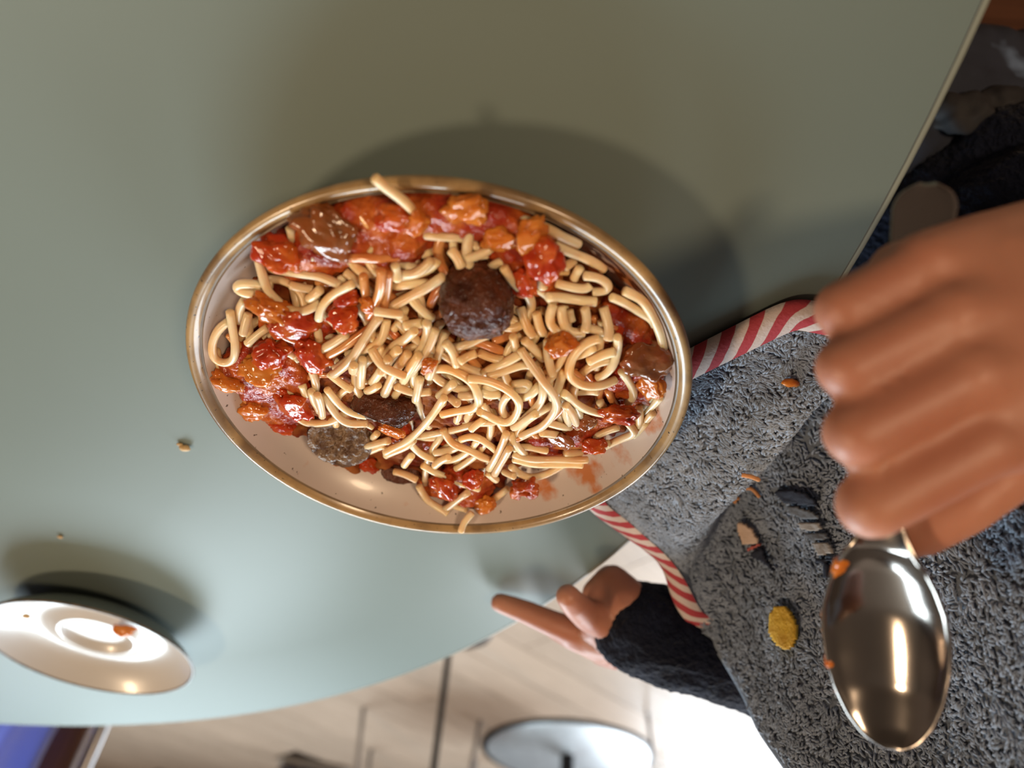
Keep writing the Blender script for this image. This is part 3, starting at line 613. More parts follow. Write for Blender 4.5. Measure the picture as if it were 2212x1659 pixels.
# ------------------------------------------------------------------ food: meatballs
def meatball(name, px, py, z, rpx, label, scale=(1, 1, 1), cut=None, seed=1, m='meat'):
    c = at(px, py, z); d = (c-CAM).dot(FWD); r = rpx*d/FPX
    bm = bmesh.new(); bmesh.ops.create_icosphere(bm, subdivisions=5, radius=1.0)
    for v in bm.verts:
        n = v.co.copy(); k = 1+.09*MN.noise(n*1.4+Vector((seed, 0, 0)))+.055*MN.noise(n*4+Vector((0, seed, 0)))+.045*MN.noise(n*9+Vector((seed, 0, 2)))+.022*MN.noise(n*20)
        v.co = Vector((n.x*scale[0], n.y*scale[1], n.z*scale[2]))*k*r
    root = None
    if cut is not None:
        nrm = Vector(cut[0]).normalized()
        res = bmesh.ops.bisect_plane(bm, geom=bm.verts[:]+bm.edges[:]+bm.faces[:], plane_co=nrm*cut[1]*r, plane_no=nrm, clear_outer=True)
        edges = [e for e in res['geom_cut'] if isinstance(e, bmesh.types.BMEdge)]
        me = bpy.data.meshes.new(name); 
        rim = [e.verts[0].co.copy() for e in edges]
        bm.to_mesh(me); bm.free()
        me.transform(Matrix.Translation(c)); root = empty(name, c); tag(root, label, 'meatball', 'meatballs on the plate')
        o = link('crust', me, M[m], root)
        # crumbly cut face
        u = nrm.orthogonal().normalized(); w = nrm.cross(u); cc = sum(rim, Vector())/len(rim)
        angs = sorted([(math.atan2((p-cc).dot(w), (p-cc).dot(u)), (p-cc).length) for p in rim]); aa = [a for a, _ in angs]; rr = [q for _, q in angs]
        V = []; Fc = []; nr, na = 26, 72
        for i in range(nr+1):
            for k in range(na):
                a = -math.pi+2*math.pi*k/na; R_ = float(np.interp(a, aa, rr, period=2*math.pi))*i/nr
                p = cc+(u*math.cos(a)+w*math.sin(a))*R_
                lift = (.10*MN.noise(p*(2.6/r))+.13*MN.noise(p*(6.5/r)+Vector((4, 0, 0)))+.07*MN.noise(p*(15/r)))*r*(1-(i/nr)**6)
                V.append(c+p+nrm*(lift+.0002))
        for i in range(nr):
            for k in range(na):
                a = i*na+k; b = i*na+(k+1) % na; Fc.append((a, a+na, b+na, b))
        link('cut_face', mesh('cut_face', V, Fc), M['meat_cut'], root)
        return root
    me = bpy.data.meshes.new(name); bm.to_mesh(me); bm.free(); me.transform(Matrix.Translation(c))
    o = link(name, me, M[m]); tag(o, label, 'meatball', 'meatballs on the plate'); return o
meatball('meatball', 1030, 648, .0330, 84, 'whole dark glazed meatball in the middle of the plate', (1, 1.03, 1.02), None, 3)
vc = (CAM-at(735, 945, .015)).normalized()
meatball('meatball', 740, 942, .0185, 74, 'cut meatball half showing its grey crumbly inside at lower left', (1.0, .95, .9), (vc+Vector((.1, .55, .05)), .25), 9)
meatball('meatball', 826, 882, .0275, 66, 'dark torn meatball piece right of the cut half', (1.05, .75, .8), (Vector((.3, .75, .75)), .35), 5, 'meat')
meatball('meatball', 1046, 1072, .0145, 52, 'dark meatball piece under the small heap near the far rim', (1.0, .8, .8), None, 12)
meatball('meatball', 955, 975, .011, 55, 'dark meatball piece deep in the gap in the lower middle', (1.0, .8, .7), None, 15)
meatball('meatball', 870, 1015, .012, 42, 'small dark meat crumb heap right of the red tomato', (1.2, .7, .7), None, 18)

# ------------------------------------------------------------------ the saucer
SCN = Vector((.2406, .4611, T))
sa_ = empty('saucer', SCN); tag(sa_, 'white saucer with dark edge beyond the plate', 'saucer')
kw = dict(seg=128, c=SCN)
lathe('dish', [(.0001, .0062), (.015, .0062), (.0190, .0070), (.0212, .0096), (.0228, .0108), (.0245, .0102), (.028, .0080), (.034, .0072), (.042, .0080), (.050, .0110), (.057, .0160), (.0612, .0196)], M['saucer'], sa_, **kw)
lathe('dark_edge', [(.0612, .0196), (.0622, .0204), (.0630, .0203), (.0633, .0194)], M['saucer_edge'], sa_, **kw)
lathe('underside', [(.0633, .0194), (.058, .0142), (.048, .007), (.038, .0035), (.033, .0028), (.0325, 0), (.029, 0), (.0285, .003), (.0001, .003)], M['saucer_under'], sa_, **kw)
c = at(175, 1387, .0062); V, Fc = tube_data([c+Vector((-.0022, 0, .0004)), c+Vector((0, .0003, .0005)), c+Vector((.0022, 0, .0004))], [.0005, .0009, .0005], 6); link('mark', mesh('mark', V, Fc), M['blackmetal'], sa_)
def crumbthing(name, P0, s, m, label, seed):
    tv, tf = ICO2; V = []
    for v in tv:
        v = Vector(v); V.append(P0+Vector((v.x*1.2, v.y*.8, v.z*.6))*s*(1+.45*MN.noise(v*1.7+Vector((seed, seed, 0)))))
    o = link(name, mesh(name, V, tf.tolist()), m); tag(o, label, 'crumb', 'crumbs'); return o
crumbthing('food_scrap', at(268, 1362, .0125), .0058, M['pepper'], 'orange food scrap lying in the saucer', 4)
crumbthing('crumb', at(57, 1331, .0115), .0024, M['crumb'], 'tiny yellow crumb in the saucer', 6)
crumbthing('crumb', at(399, 968, .0014), .0022, M['crumb'], 'pale crumb on the table left of the plate', 1)
crumbthing('crumb', at(388, 960, .0008), .0012, M['crumb'], 'smaller crumb touching the pale crumb on the table', 2)
crumbthing('crumb', at(130, 1160, .0009), .0013, M['crumb'], 'lone tiny crumb on the table above the saucer', 3)
crumbthing('crumb', at(674, 1033, .0132), .0010, M['crumb'], 'tiny crumb on the bare plate below the cut meatball', 8)

# ------------------------------------------------------------------ the child
ch = empty('person', (-.27, .24, 0)); tag(ch, 'child in a navy fleece and dark jeans gripping a spoon in one fist', 'person')
def tz(x, y, z): return Vector((x, y, z+T))
# --- body: one skin from both hands over the arms to trunk, head and legs
S = []
mcp = [atd(1998, 575, .1655), atd(2050, 685, .1600), atd(2088, 810, .1570), atd(2116, 958, .1595)]          # little finger .. index
pip = [atd(1822, 668, .1650), atd(1829, 793, .1600), atd(1849, 935, .1580), atd(1880, 1090, .1615)]
dip = [atd(1838, 690, .1800), atd(1845, 815, .1775), atd(1865, 955, .1765), atd(1893, 1095, .1790)]
tip = [atd(1910, 655, .1880), atd(1930, 775, .1885), atd(1955, 905, .1885), atd(1980, 1050, .1890)]
rr_ = [(.0070, .0067, .0062, .0058), (.0073, .0069, .0064, .0060), (.0074, .0073, .0069, .0064), (.0083, .0077, .0071, .0064)]
wr = atd(2440, 665, .174)
for i in range(4):
    chain(S, [(mcp[i], rr_[i][0]), (pip[i], rr_[i][1]), (dip[i], rr_[i][2]), (tip[i], rr_[i][3])], .22)
    w_i = wr + (mcp[i]-mcp[1])*(1.35, .62, .62, .62)[i]
    chain(S, [(mcp[i], .0082), (mcp[i].lerp(w_i, .3)+FWD*.002, .0108), (w_i+FWD*.003, .0155)], .22)
    chain(S, [(mcp[i]+FWD*.010, .0080), (w_i+FWD*.012, .0135)], .3)
for a, b in ((0, 1), (1, 2), (2, 3)):
    for f_, r_ in ((.10, .0084), (.2, .0099), (.32, .0112), (.45, .0124), (.6, .0138)): chain(S, [(mcp[a].lerp(wr+(mcp[a]-mcp[1])*.62, f_)+FWD*.0008, r_), (mcp[b].lerp(wr+(mcp[b]-mcp[1])*.62, f_)+FWD*.0008, r_)], .3)
    chain(S, [(mcp[a].lerp(wr, .02)+FWD*.005, .0060), (mcp[b].lerp(wr, .02)+FWD*.005, .0060)], .3)
th = [(atd(2370, 840, .184), .0125), (atd(2190, 985, .1810), .0098), (atd(2080, 1085, .1815), .0080), (atd(1990, 1140, .1850), .0072), (atd(1955, 1155, .1860), .0062)]
chain(S, th, .22)
chain(S, [(mcp[3].lerp(wr, .3)+FWD*.012, .0105), (th[1][0], .0105)], .3); chain(S, [(mcp[2].lerp(wr, .3)+FWD*.012, .0105), (th[0][0], .012)], .3)
elb = tz(-.285, .085, .045); sho_r = tz(-.285, .155, .185); sho_l = tz(-.285, .325, .185)
chain(S, [(wr+FWD*.006, .021), (wr.lerp(elb, .35), .0215), (elb, .026), (sho_r, .034)], .3)
# left hand resting on the table edge
lw = at(1410, 1362, .020); q = lambda x, y, z: at(x, y, z)
chain(S, [(lw, .0185), (q(1345, 1362, .019), .0165)], .25)
chain(S, [(q(1345, 1385, .018), .0130), (q(1288, 1378, .016), .0105)], .25); chain(S, [(q(1345, 1335, .016), .0130), (q(1292, 1352, .016), .0100)], .25)
chain(S, [(q(1283, 1380, .0155), .0092), (q(1195, 1348, .0125), .0073), (q(1130, 1320, .0085), .0064), (q(1080, 1302, .0062), .0054)], .2)          # index, flat on the table
chain(S, [(q(1300, 1395, .018), .0095), (q(1238, 1378, .016), .0070), (q(1200, 1360, .008), .0060)], .2)                                            # middle, behind the index
chain(S, [(q(1318, 1405, .016), .0090), (q(1275, 1398, .012), .0068), (q(1258, 1392, .004), .0058)], .2)
chain(S, [(q(1330, 1415, .014), .0085), (q(1300, 1415, .008), .0064), (q(1296, 1418, .000), .0056)], .2)
chain(S, [(q(1320, 1345, .020), .0105), (q(1268, 1330, .024), .0078), (q(1240, 1305, .027), .0068), (q(1226, 1288, .027), .0060)], .2)                # thumb, lifted
chain(S, [(q(1352, 1310, .014), .0145), (q(1322, 1262, .002), .0105), (q(1290, 1285, .0085), .0085), (q(1290, 1330, .016), .0100)], .2); chain(S, [(q(1345, 1335, .014), .014), (q(1305, 1300, .010), .0100)], .2)                                            # heel of the hand
elb_l = tz(-.255, .385, .03)
chain(S, [(lw, .0185), (lw.lerp(elb_l, .5), .021), (elb_l, .026), (sho_l, .034)], .3)
# trunk, neck, head, legs
for z, rx, ry in ((-.20, .078, .10), (-.16, .08, .10), (-.12, .076, .095), (-.06, .072, .092), (0, .07, .09), (.06, .07, .095), (.12, .068, .10), (.16, .055, .095)):
    S.append((tz(-.265, .24, z), (rx, ry, .06)))
chain(S, [(sho_r, .034), (tz(-.27, .24, .19), .045), (sho_l, .034)], .3)
chain(S, [(tz(-.265, .24, .19), .036), (tz(-.258, .24, .26), .033)], .3)
HD = tz(-.245, .24, .35)
S.append((HD, (.082, .070, .092))); S.append((HD+Vector((.02, 0, -.035)), (.058, .054, .055))); S.append((HD+Vector((-.02, 0, .02)), (.078, .072, .078)))
chain(S, [(HD+Vector((.078, 0, .0)), .009), (HD+Vector((.088, 0, -.015)), .010)], .3)
for sg in (-1, 1):
    chain(S, [(HD+Vector((-.005, sg*.070, .005)), .010), (HD+Vector((-.008, sg*.076, -.012)), .012), (HD+Vector((-.003, sg*.070, -.025)), .008)], .3)
    hip = tz(-.27, .24+sg*.048, -.2); kn = tz(-.045, .235+sg*.062, -.205); an = tz(-.05, .235+sg*.065, -.42)
    chain(S, [(hip, .052), (kn, .042), (an, .028), (an+Vector((.07, 0, -.03)), .022)], .3)
me = union_mesh('body', S, .0015, 4)
body = link('body', me, M['skin'], ch)
for sg in (-1, 1):
    for nm, r, dx, m in (('eye', .011, .0675, 'white_eye'), ('iris', .006, .0745, 'iris')):
        V = ICO2[0]*r+np.array((HD+Vector((dx, sg*.030, .004)))[:]); link(nm, mesh(nm, V, ICO2[1].tolist()), M[m], ch)
tube('mouth', [HD+Vector((.073, -.02, -.046)), HD+Vector((.081, -.008, -.045)), HD+Vector((.081, .008, -.045)), HD+Vector((.073, .02, -.046))], [.002, .0045, .0045, .002], M['lip'], ch)
S = [(HD+Vector((-.02, 0, .035)), (.083, .078, .075)), (HD+Vector((-.035, 0, .0)), (.07, .077, .085)), (HD+Vector((.015, 0, .065)), (.066, .064, .038))]
me = union_mesh('hair', S, .004, 2); displace(me, .004, 60, 5); link('hair', me, M['hair'], ch)
# fleece sweater
S = []
for z, rx, ry in ((-.17, .092, .112), (-.15, .093, .114), (-.12, .090, .110), (-.06, .084, .104), (0, .080, .102), (.06, .080, .106), (.12, .078, .112), (.16, .066, .106)):
    S.append((tz(-.265, .24, z), (rx, ry, .05)))
chain(S, [(sho_r, .050), (tz(-.27, .24, .185), .058), (sho_l, .050)], .3); chain(S, [(tz(-.265, .24, .19), .054), (tz(-.262, .24, .212), .046)], .3)
chain(S, [(sho_l, .050), (elb_l, .037), (lw.lerp(elb_l, .35), .031), (q(1395, 1360, .022), .0240), (q(1380, 1357, .021), .0235)], .25)
chain(S, [(sho_r, .050), (elb, .037), (wr.lerp(elb, .45), .030)], .25)
me = union_mesh('sweater', S, .0022, 3); displace(me, .0022, 45, 3, 2); displace(me, .0011, 420, 8, 2)
link('sweater', me, M['fleece'], ch)
# jeans with a pocket flap
S = []
for z in (-.235, -.21, -.18): S.append((tz(-.275, .24, z), (.09, .112, .045)))
for sg in (-1, 1):
    hip = tz(-.27, .24+sg*.050, -.205); kn = tz(-.04, .235+sg*.064, -.21); an = tz(-.05, .235+sg*.067, -.41)
    chain(S, [(hip, .062), (kn, .051), (an, .037)], .25)
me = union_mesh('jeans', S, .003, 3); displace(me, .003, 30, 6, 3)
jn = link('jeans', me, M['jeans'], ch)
S = [(tz(-.205, .153, -.160), (.017, .011, .012)), (tz(-.222, .150, -.168), (.014, .009, .012)), (tz(-.19, .158, -.166), (.014, .010, .010))]
me = union_mesh('pocket', S, .0016, 3); displace(me, .003, 90, 4, 2); link('pocket', me, mat('grey_pocket', (.028, .026, .028), .8, c2=(.012, .011, .014), nscale=60), jn)
for sg in (-1, 1):
    an = tz(-.05, .235+sg*.067, -.45); S = []
    chain(S, [(an+Vector((-.01, 0, -.005)), .03), (an+Vector((.05, 0, -.015)), .027), (an+Vector((.085, 0, -.018)), .022)], .3)
    me = union_mesh('shoe', S, .003, 2); link('shoe', me, M['sneaker'], ch)

# chair the child sits on
cs = empty('dining_chair', (-.29, .22, 0)); tag(cs, 'red-brown wooden chair under the child', 'chair')
zs = T-.275
for k in range(5): box('seat_board', -.50, -.075, -.02+k*.1, .078+k*.1, zs-.028, zs, M['seatwood'], cs, .003)
for x in (-.47, -.11):
    for y in (.01, .45): box('leg', x-.018, x+.018, y-.018, y+.018, 0, zs-.028, M['seatwood'], cs, .003)
for y in (.01, .45): box('back_post', -.49, -.455, y-.018, y+.018, zs-.0, zs+.42, M['seatwood'], cs, .003)
for z in (.14, .26, .37): box('back_rail', -.482, -.462, .028, .432, zs+z, zs+z+.06, M['seatwood'], cs, .003)

# ------------------------------------------------------------------ the bib
G = [[(-.045,.279,.003),(-.030,.250,.003),(-.034,.222,.003),(-.056,.194,.003),(-.092,.157,.003)],
     [(-.066,.297,.004),(-.058,.268,.005),(-.066,.233,.005),(-.082,.198,.005),(-.108,.158,.004)],
     [(-.0845,.311,.009),(-.086,.278,.013),(-.096,.241,.015),(-.106,.203,.013),(-.123,.158,.007)],
     [(-.096,.328,.020),(-.104,.288,-.004),(-.112,.246,-.016),(-.122,.202,-.020),(-.139,.154,-.010)],
     [(-.115,.341,.042),(-.126,.296,.022),(-.136,.250,.012),(-.142,.200,.010),(-.152,.150,.015)],
     [(-.124,.335,.070),(-.137,.292,.056),(-.146,.248,.050),(-.149,.200,.050),(-.156,.150,.052)],
     [(-.128,.320,.094),(-.143,.285,.092),(-.152,.245,.092),(-.154,.200,.092),(-.158,.154,.092)],
     [(-.140,.300,.150),(-.150,.275,.150),(-.157,.243,.150),(-.158,.210,.150),(-.160,.170,.150)],
     [(-.165,.290,.200),(-.166,.270,.195),(-.168,.240,.190),(-.166,.212,.195),(-.168,.190,.200)]]
NV, NU = 120, 100
rows = [catmull(r, NU) for r in G]
cols = [catmull([rows[j][i] for j in range(len(G))], NV) for i in range(NU)]
BV = np.array([[cols[i][j] for i in range(NU)] for j in range(NV)])           # [v][u]
for j in range(NV):
    for i in range(NU):
        v = j/(NV-1); p = BV[j, i]
        a = min(1, max(0, (v-.14)*5))
        w = MN.noise(Vector((p[1]*22, p[2]*16, 1.3)))*.006+MN.noise(Vector((p[1]*55, p[2]*30, 5)))*.0018
        BV[j, i, 0] += a*w; BV[j, i, 2] += a*.4*w+T
        if v < .2: BV[j, i, 2] = max(BV[j, i, 2], T+.0022)
bib = empty('bib', tz(-.1, .24, 0)); tag(bib, 'blue grey terry bib with striped trim tucked under the plate', 'bib')
Vb = BV.reshape(-1, 3); Fb = [(j*NU+i, j*NU+i+1, (j+1)*NU+i+1, (j+1)*NU+i) for j in range(NV-1) for i in range(NU-1)]
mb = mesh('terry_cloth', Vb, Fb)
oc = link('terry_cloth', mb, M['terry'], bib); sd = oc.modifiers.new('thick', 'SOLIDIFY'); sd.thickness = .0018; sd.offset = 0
# normals of the cloth facing the camera side
dU = np.gradient(BV, axis=1); dV = np.gradient(BV, axis=0); NB = np.cross(dU, dV); NB /= np.linalg.norm(NB, axis=2, keepdims=True)
if NB[10, 50, 2] < 0: NB = -NB
# terry loops
nt_ = 38000; k = 0
base = []; 
ui = rng.uniform(1.2, NU-2.2, nt_); vi = rng.uniform(1.0, NV-2.5, nt_)
i0 = ui.astype(int); j0 = vi.astype(int); fu = (ui-i0)[:, None]; fv = (vi-j0)[:, None]
def bil(A): return (A[j0, i0]*(1-fu)+A[j0, i0+1]*fu)*(1-fv)+(A[j0+1, i0]*(1-fu)+A[j0+1, i0+1]*fu)*fv
Pb = bil(BV); Nb = bil(NB); Nb /= np.linalg.norm(Nb, axis=1, keepdims=True); Ub = bil(dU); Ub /= np.linalg.norm(Ub, axis=1, keepdims=True); Wb = np.cross(Nb, Ub)
an_ = np.array([MN.noise(Vector(p)*70)*5.0+MN.noise(Vector(p)*240)*2.2 for p in Pb])+rng.normal(0, .45, nt_)
Tb = Ub*np.cos(an_)[:, None]+Wb*np.sin(an_)[:, None]; Sb = np.cross(Nb, Tb)
ln = rng.uniform(.0026, .0040, nt_)[:, None]; rad = rng.uniform(.00042, .00062, nt_)[:, None]
p0 = Pb+Nb*.0006; p1 = p0+(Nb*.75+Tb*.5)*ln*.45; p2 = p1+(Nb*.15+Tb*.95)*ln*.5; p3 = p2+(Tb*.7-Nb*.75)*ln*.25
ring = []
for (pc, rs, nv) in ((p0, .8, Tb), (p1, 1.0, Tb*.7-Nb*.6), (p2, .95, -Nb)):
    for kk in range(4):
        a = math.pi/2*kk; ring.append(pc+(Sb*math.cos(a)+nv*math.sin(a))*rad*rs)
ring.append(p3)
A = np.stack(ring, 1).reshape(-1, 3)
tri = []
for s in (0, 4):
    for kk in range(4):
        a, b = s+kk, s+(kk+1) % 4; tri.append((a, b, b+4)); tri.append((a, b+4, a+4))
for kk in range(4): tri.append((8+kk, 8+(kk+1) % 4, 12))
Ft = (np.array(tri)[None]+np.arange(nt_)[:, None, None]*13).reshape(-1, 3)
mp_ = bpy.data.meshes.new('terry_pile'); mp_.vertices.add(len(A)); mp_.vertices.foreach_set('co', A.ravel()); mp_.loops.add(Ft.size); mp_.loops.foreach_set('vertex_index', Ft.ravel().astype(np.int32))
mp_.polygons.add(len(Ft)); mp_.polygons.foreach_set('loop_start', np.arange(0, Ft.size, 3, dtype=np.int32)); mp_.update(calc_edges=True); mp_.validate()
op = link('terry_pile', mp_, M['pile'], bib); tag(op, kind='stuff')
# striped binding round the edge
edge = [BV[j, 0] for j in range(int(NV*.9), -1, -1)]+[BV[0, i] for i in range(1, NU)]+[BV[j, NU-1] for j in range(1, int(NV*.9))]
edge = [Vector(p) for p in edge]
nrm_e = [Vector(NB[j, 0]) for j in range(int(NV*.9), -1, -1)]+[Vector(NB[0, i]) for i in range(1, NU)]+[Vector(NB[j, NU-1]) for j in range(1, int(NV*.9))]
for _ in range(12):
    edge = [edge[0]]+[(a+b*2+c)/4 for a, b, c in zip(edge[:-2], edge[1:-1], edge[2:])]+[edge[-1]]
    nrm_e = [nrm_e[0]]+[(a+b*2+c).normalized() for a, b, c in zip(nrm_e[:-2], nrm_e[1:-1], nrm_e[2:])]+[nrm_e[-1]]
V, Fc, UV = [], [], []; s = 0.0; n = len(edge); prof = [(-.0055, .0030), (-.0030, .0042), (.0010, .0040), (.0042, .0026), (.0054, .0002), (.0042, -.0016), (-.001, -.0018)]
cen = Vector(Vb.mean(0)); m_ = len(prof)
for i in range(n):
    t = (edge[min(i+1, n-1)]-edge[max(i-1, 0)]).normalized(); nn = nrm_e[i]; outv = t.cross(nn).normalized()
    inner = Vector(BV[min(int(NV*.4), NV-1), NU//2])
    if outv.dot(edge[i]-inner) < 0: outv = -outv
    if i: s += (edge[i]-edge[i-1]).length
    for k_, (a, b) in enumerate(prof):
        k2 = min(1, max(0, (int(NV*.9)*.56-0-(NV*.9-int(NV*.9))-i)/8.0+.0)) if i < int(NV*.9) else 0
        pz = edge[i]+outv*(a-.0075*k2)+nn*(b-.0065*k2)
        V.append(pz); UV.append((s*150/6.2832*2.4, -a*150/6.2832*3.0))
for i in range(n-1):
    for k_ in range(m_-1):
        a = i*m_+k_; Fc.append((a, a+1, a+m_+1, a+m_))
link('striped_trim', mesh('striped_trim', V, Fc, UV), M['stripe'], bib)
# embroidery sewn on the cloth: outlines are found on the cloth surface
bvh = BVHTree.FromPolygons([Vector(v) for v in Vb], Fb)
def onbib(px, py):
    r = ray(px, py).normalized(); h = bvh.ray_cast(CAM, r)
    return h
def patch(name, poly, m, lift=.0048, step=4, label=None):
    xs = [p[0] for p in poly]; ys = [p[1] for p in poly]; idx = {}; V = []; Fc = []
    nx = int((max(xs)-min(xs))/step)+2; ny = int((max(ys)-min(ys))/step)+2
    for j in range(ny):
        for i in range(nx):
            x, y = min(xs)+i*step, min(ys)+j*step
            if inside(poly, x, y):
                h = onbib(x, y)
                if h[0] is None: continue
                nn = h[1] if h[1].dot(CAM-h[0]) > 0 else -h[1]
                idx[(i, j)] = len(V); V.append(h[0]+nn*(lift+.0004*MN.noise(h[0]*400)))
    for (i, j), a in idx.items():
        if (i+1, j) in idx and (i, j+1) in idx and (i+1, j+1) in idx: Fc.append((a, idx[(i+1, j)], idx[(i+1, j+1)], idx[(i, j+1)]))
    if not Fc: return
    o = link(name, mesh(name, V, Fc), M[m], bib); md = o.modifiers.new('t', 'SOLIDIFY'); md.thickness = .0018; md.offset = 0
    if label: o['label'] = label
def ell(cx, cy, a, b, rot=0, n=24): return [(cx+a*math.cos(2*math.pi*k/n)*math.cos(rot)-b*math.sin(2*math.pi*k/n)*math.sin(rot), cy+a*math.cos(2*math.pi*k/n)*math.sin(rot)+b*math.sin(2*math.pi*k/n)*math.cos(rot)) for k in range(n)]
patch('embroidered_roof', [(1686,1052),(1700,1046),(1730,1048),(1760,1058),(1780,1075),(1788,1092),(1770,1088),(1740,1082),(1712,1080),(1696,1068)], 'navy', label='navy embroidered arch')
patch('embroidered_tower', [(1715,1086),(1745,1086),(1772,1095),(1790,1108),(1786,1118),(1750,1116),(1722,1104)], 'darkgreythread', label='dark grey embroidered band')
patch('embroidered_tower', [(1738,1122),(1790,1120),(1800,1140),(1780,1148),(1748,1142)], 'greythread', label='grey beige embroidered band')
patch('embroidered_tower', [(1750,1150),(1800,1146),(1812,1164),(1770,1172)], 'darkgreythread', .004, label='dark grey embroidered band')
patch('embroidered_tower', [(1768,1172),(1808,1168),(1822,1195),(1786,1204)], 'greythread', .004, label='grey beige embroidered band')
patch('embroidered_base', [(1778,1208),(1826,1204),(1826,1214),(1806,1216),(1808,1250),(1796,1250),(1794,1220),(1780,1218)], 'navy', .004, 4, label='navy embroidered post')
patch('embroidered_sail', [(1598,1118),(1612,1116),(1636,1132),(1652,1158),(1654,1168),(1628,1172),(1614,1168),(1602,1142)], 'cream', label='cream embroidered sail')
patch('embroidered_stripe', [(1622,1178),(1654,1166),(1656,1174),(1626,1188)], 'redthread', .0042, 4, label='red embroidered stripe')
patch('embroidered_hull', [(1626,1190),(1660,1176),(1664,1190),(1672,1205),(1690,1232),(1684,1236),(1660,1214),(1636,1204)], 'navy', .0042, 4, label='navy embroidered hull')
patch('embroidered_sun', ell(1711, 1358, 30, 50, -.25), 'yellow', label='yellow embroidered sun')
def thread(pts, m, r=.0009):
    P_ = []
    for x, y in catmull([(a, b, 0) for a, b in pts], 14)and [(p[0], p[1]) for p in catmull([(a, b, 0) for a, b in pts], 14)]:
        h = onbib(x, y)
        if h[0] is None: continue
        nn = h[1] if h[1].dot(CAM-h[0]) > 0 else -h[1]; P_.append(h[0]+nn*.0042)
    if len(P_) > 2: o = tube('embroidered_wing', P_, r, M[m], bib, 6); o['label'] = 'orange embroidered gull line'
thread([(1602,1010),(1618,1012),(1634,1024)], 'orangethread'); thread([(1616,1044),(1634,1048),(1652,1066)], 'orangethread'); thread([(1586,1074),(1592,1064),(1600,1066)], 'orangethread')
h = onbib(1703, 808)
if h[0] is not None: crumbthing('sauce_drip', h[0]+Vector((0, 0, .0045)), .0024, M['pepper'], 'orange sauce drip on the bib fold', 7)

# ------------------------------------------------------------------ the spoon
ax = [atd(1926, 1622, .192), atd(1917, 1500, .1885), atd(1909, 1370, .1855), atd(1904, 1250, .1805), atd(1905, 1185, .1765), atd(1922, 1040, .1752), atd(1950, 800, .1752), atd(1978, 590, .1752), atd(2003, 392, .1752)]
wid = [(0, .0010), (.008, .0040), (.025, .0068), (.06, .0098), (.11, .0122), (.17, .0138), (.22, .0142), (.27, .0135), (.32, .0115), (.37, .0086), (.41, .0058), (.44, .0038), (.47, .0030), (.50, .0027), (.62, .0030), (.78, .0042), (.90, .0064), (.96, .0069), (.985, .0058), (1.0, .0012)]
dep = [(0, 0), (.03, .0022), (.10, .0056), (.24, .0074), (.33, .0056), (.40, .0022), (.45, .0006), (.5, .0004), (1, .0003)]
n = 90; C = catmull([p[:] for p in ax], n); V = []; Fc = []; mm = 17
cum = [0]
for a, b in zip(C[:-1], C[1:]): cum.append(cum[-1]+np.linalg.norm(b-a))
for i in range(n):
    f = cum[i]/cum[-1]; c_ = Vector(C[i]); t = (Vector(C[min(i+1, n-1)])-Vector(C[max(i-1, 0)])).normalized()
    nn = (CAM-c_).normalized()+AX*-.10; nn = (nn-t*nn.dot(t)).normalized(); b = t.cross(nn)
    w = float(np.interp(f, [x for x, _ in wid], [y for _, y in wid])); d = float(np.interp(f, [x for x, _ in dep], [y for _, y in dep]))
    for k in range(mm):
        u = -1+2*k/(mm-1); V.append(c_+b*(w*u)+nn*(-d*(1-u*u)**.8 if abs(u) < 1 else 0))
for i in range(n-1):
    for k in range(mm-1):
        a = i*mm+k; Fc.append((a, a+1, a+mm+1, a+mm))
sp = empty('spoon', Vector(C[30])); tag(sp, 'stainless steel spoon held upside down in the fist', 'spoon')
me = mesh('spoon_metal', V, Fc); o = link('spoon_metal', me, M['spoon'], sp)
md = o.modifiers.new('t', 'SOLIDIFY'); md.thickness = .0013; md.offset = -1; ms = o.modifiers.new('s', 'SUBSURF'); ms.levels = 1; ms.render_levels = 1
# sauce left on the spoon's edge
S = []
for i in range(6, 39):
    amt = MN.noise(Vector((i*.31, 2.2, 0)))+.5*MN.noise(Vector((i*.9, 7, 0)))+(.3 if i > 31 else 0)
    for s_ in (0, mm-1):
        p = Vector(V[i*mm+s_])
        if (p-Vector(C[i])).dot(AX) < 0 and amt > -.05:
            r = .0006+.0010*min(1, max(0, amt)); S.append((p+FWD*.0012+AX*.0006, r)); S.append((p+FWD*.0026+AX*.0012, r*1.1)); S.append((p+FWD*.002+AX*.0022, r))
me = union_mesh('sauce_residue', S, .0005, 3); link('sauce_residue', me, M['pepper'], sp)

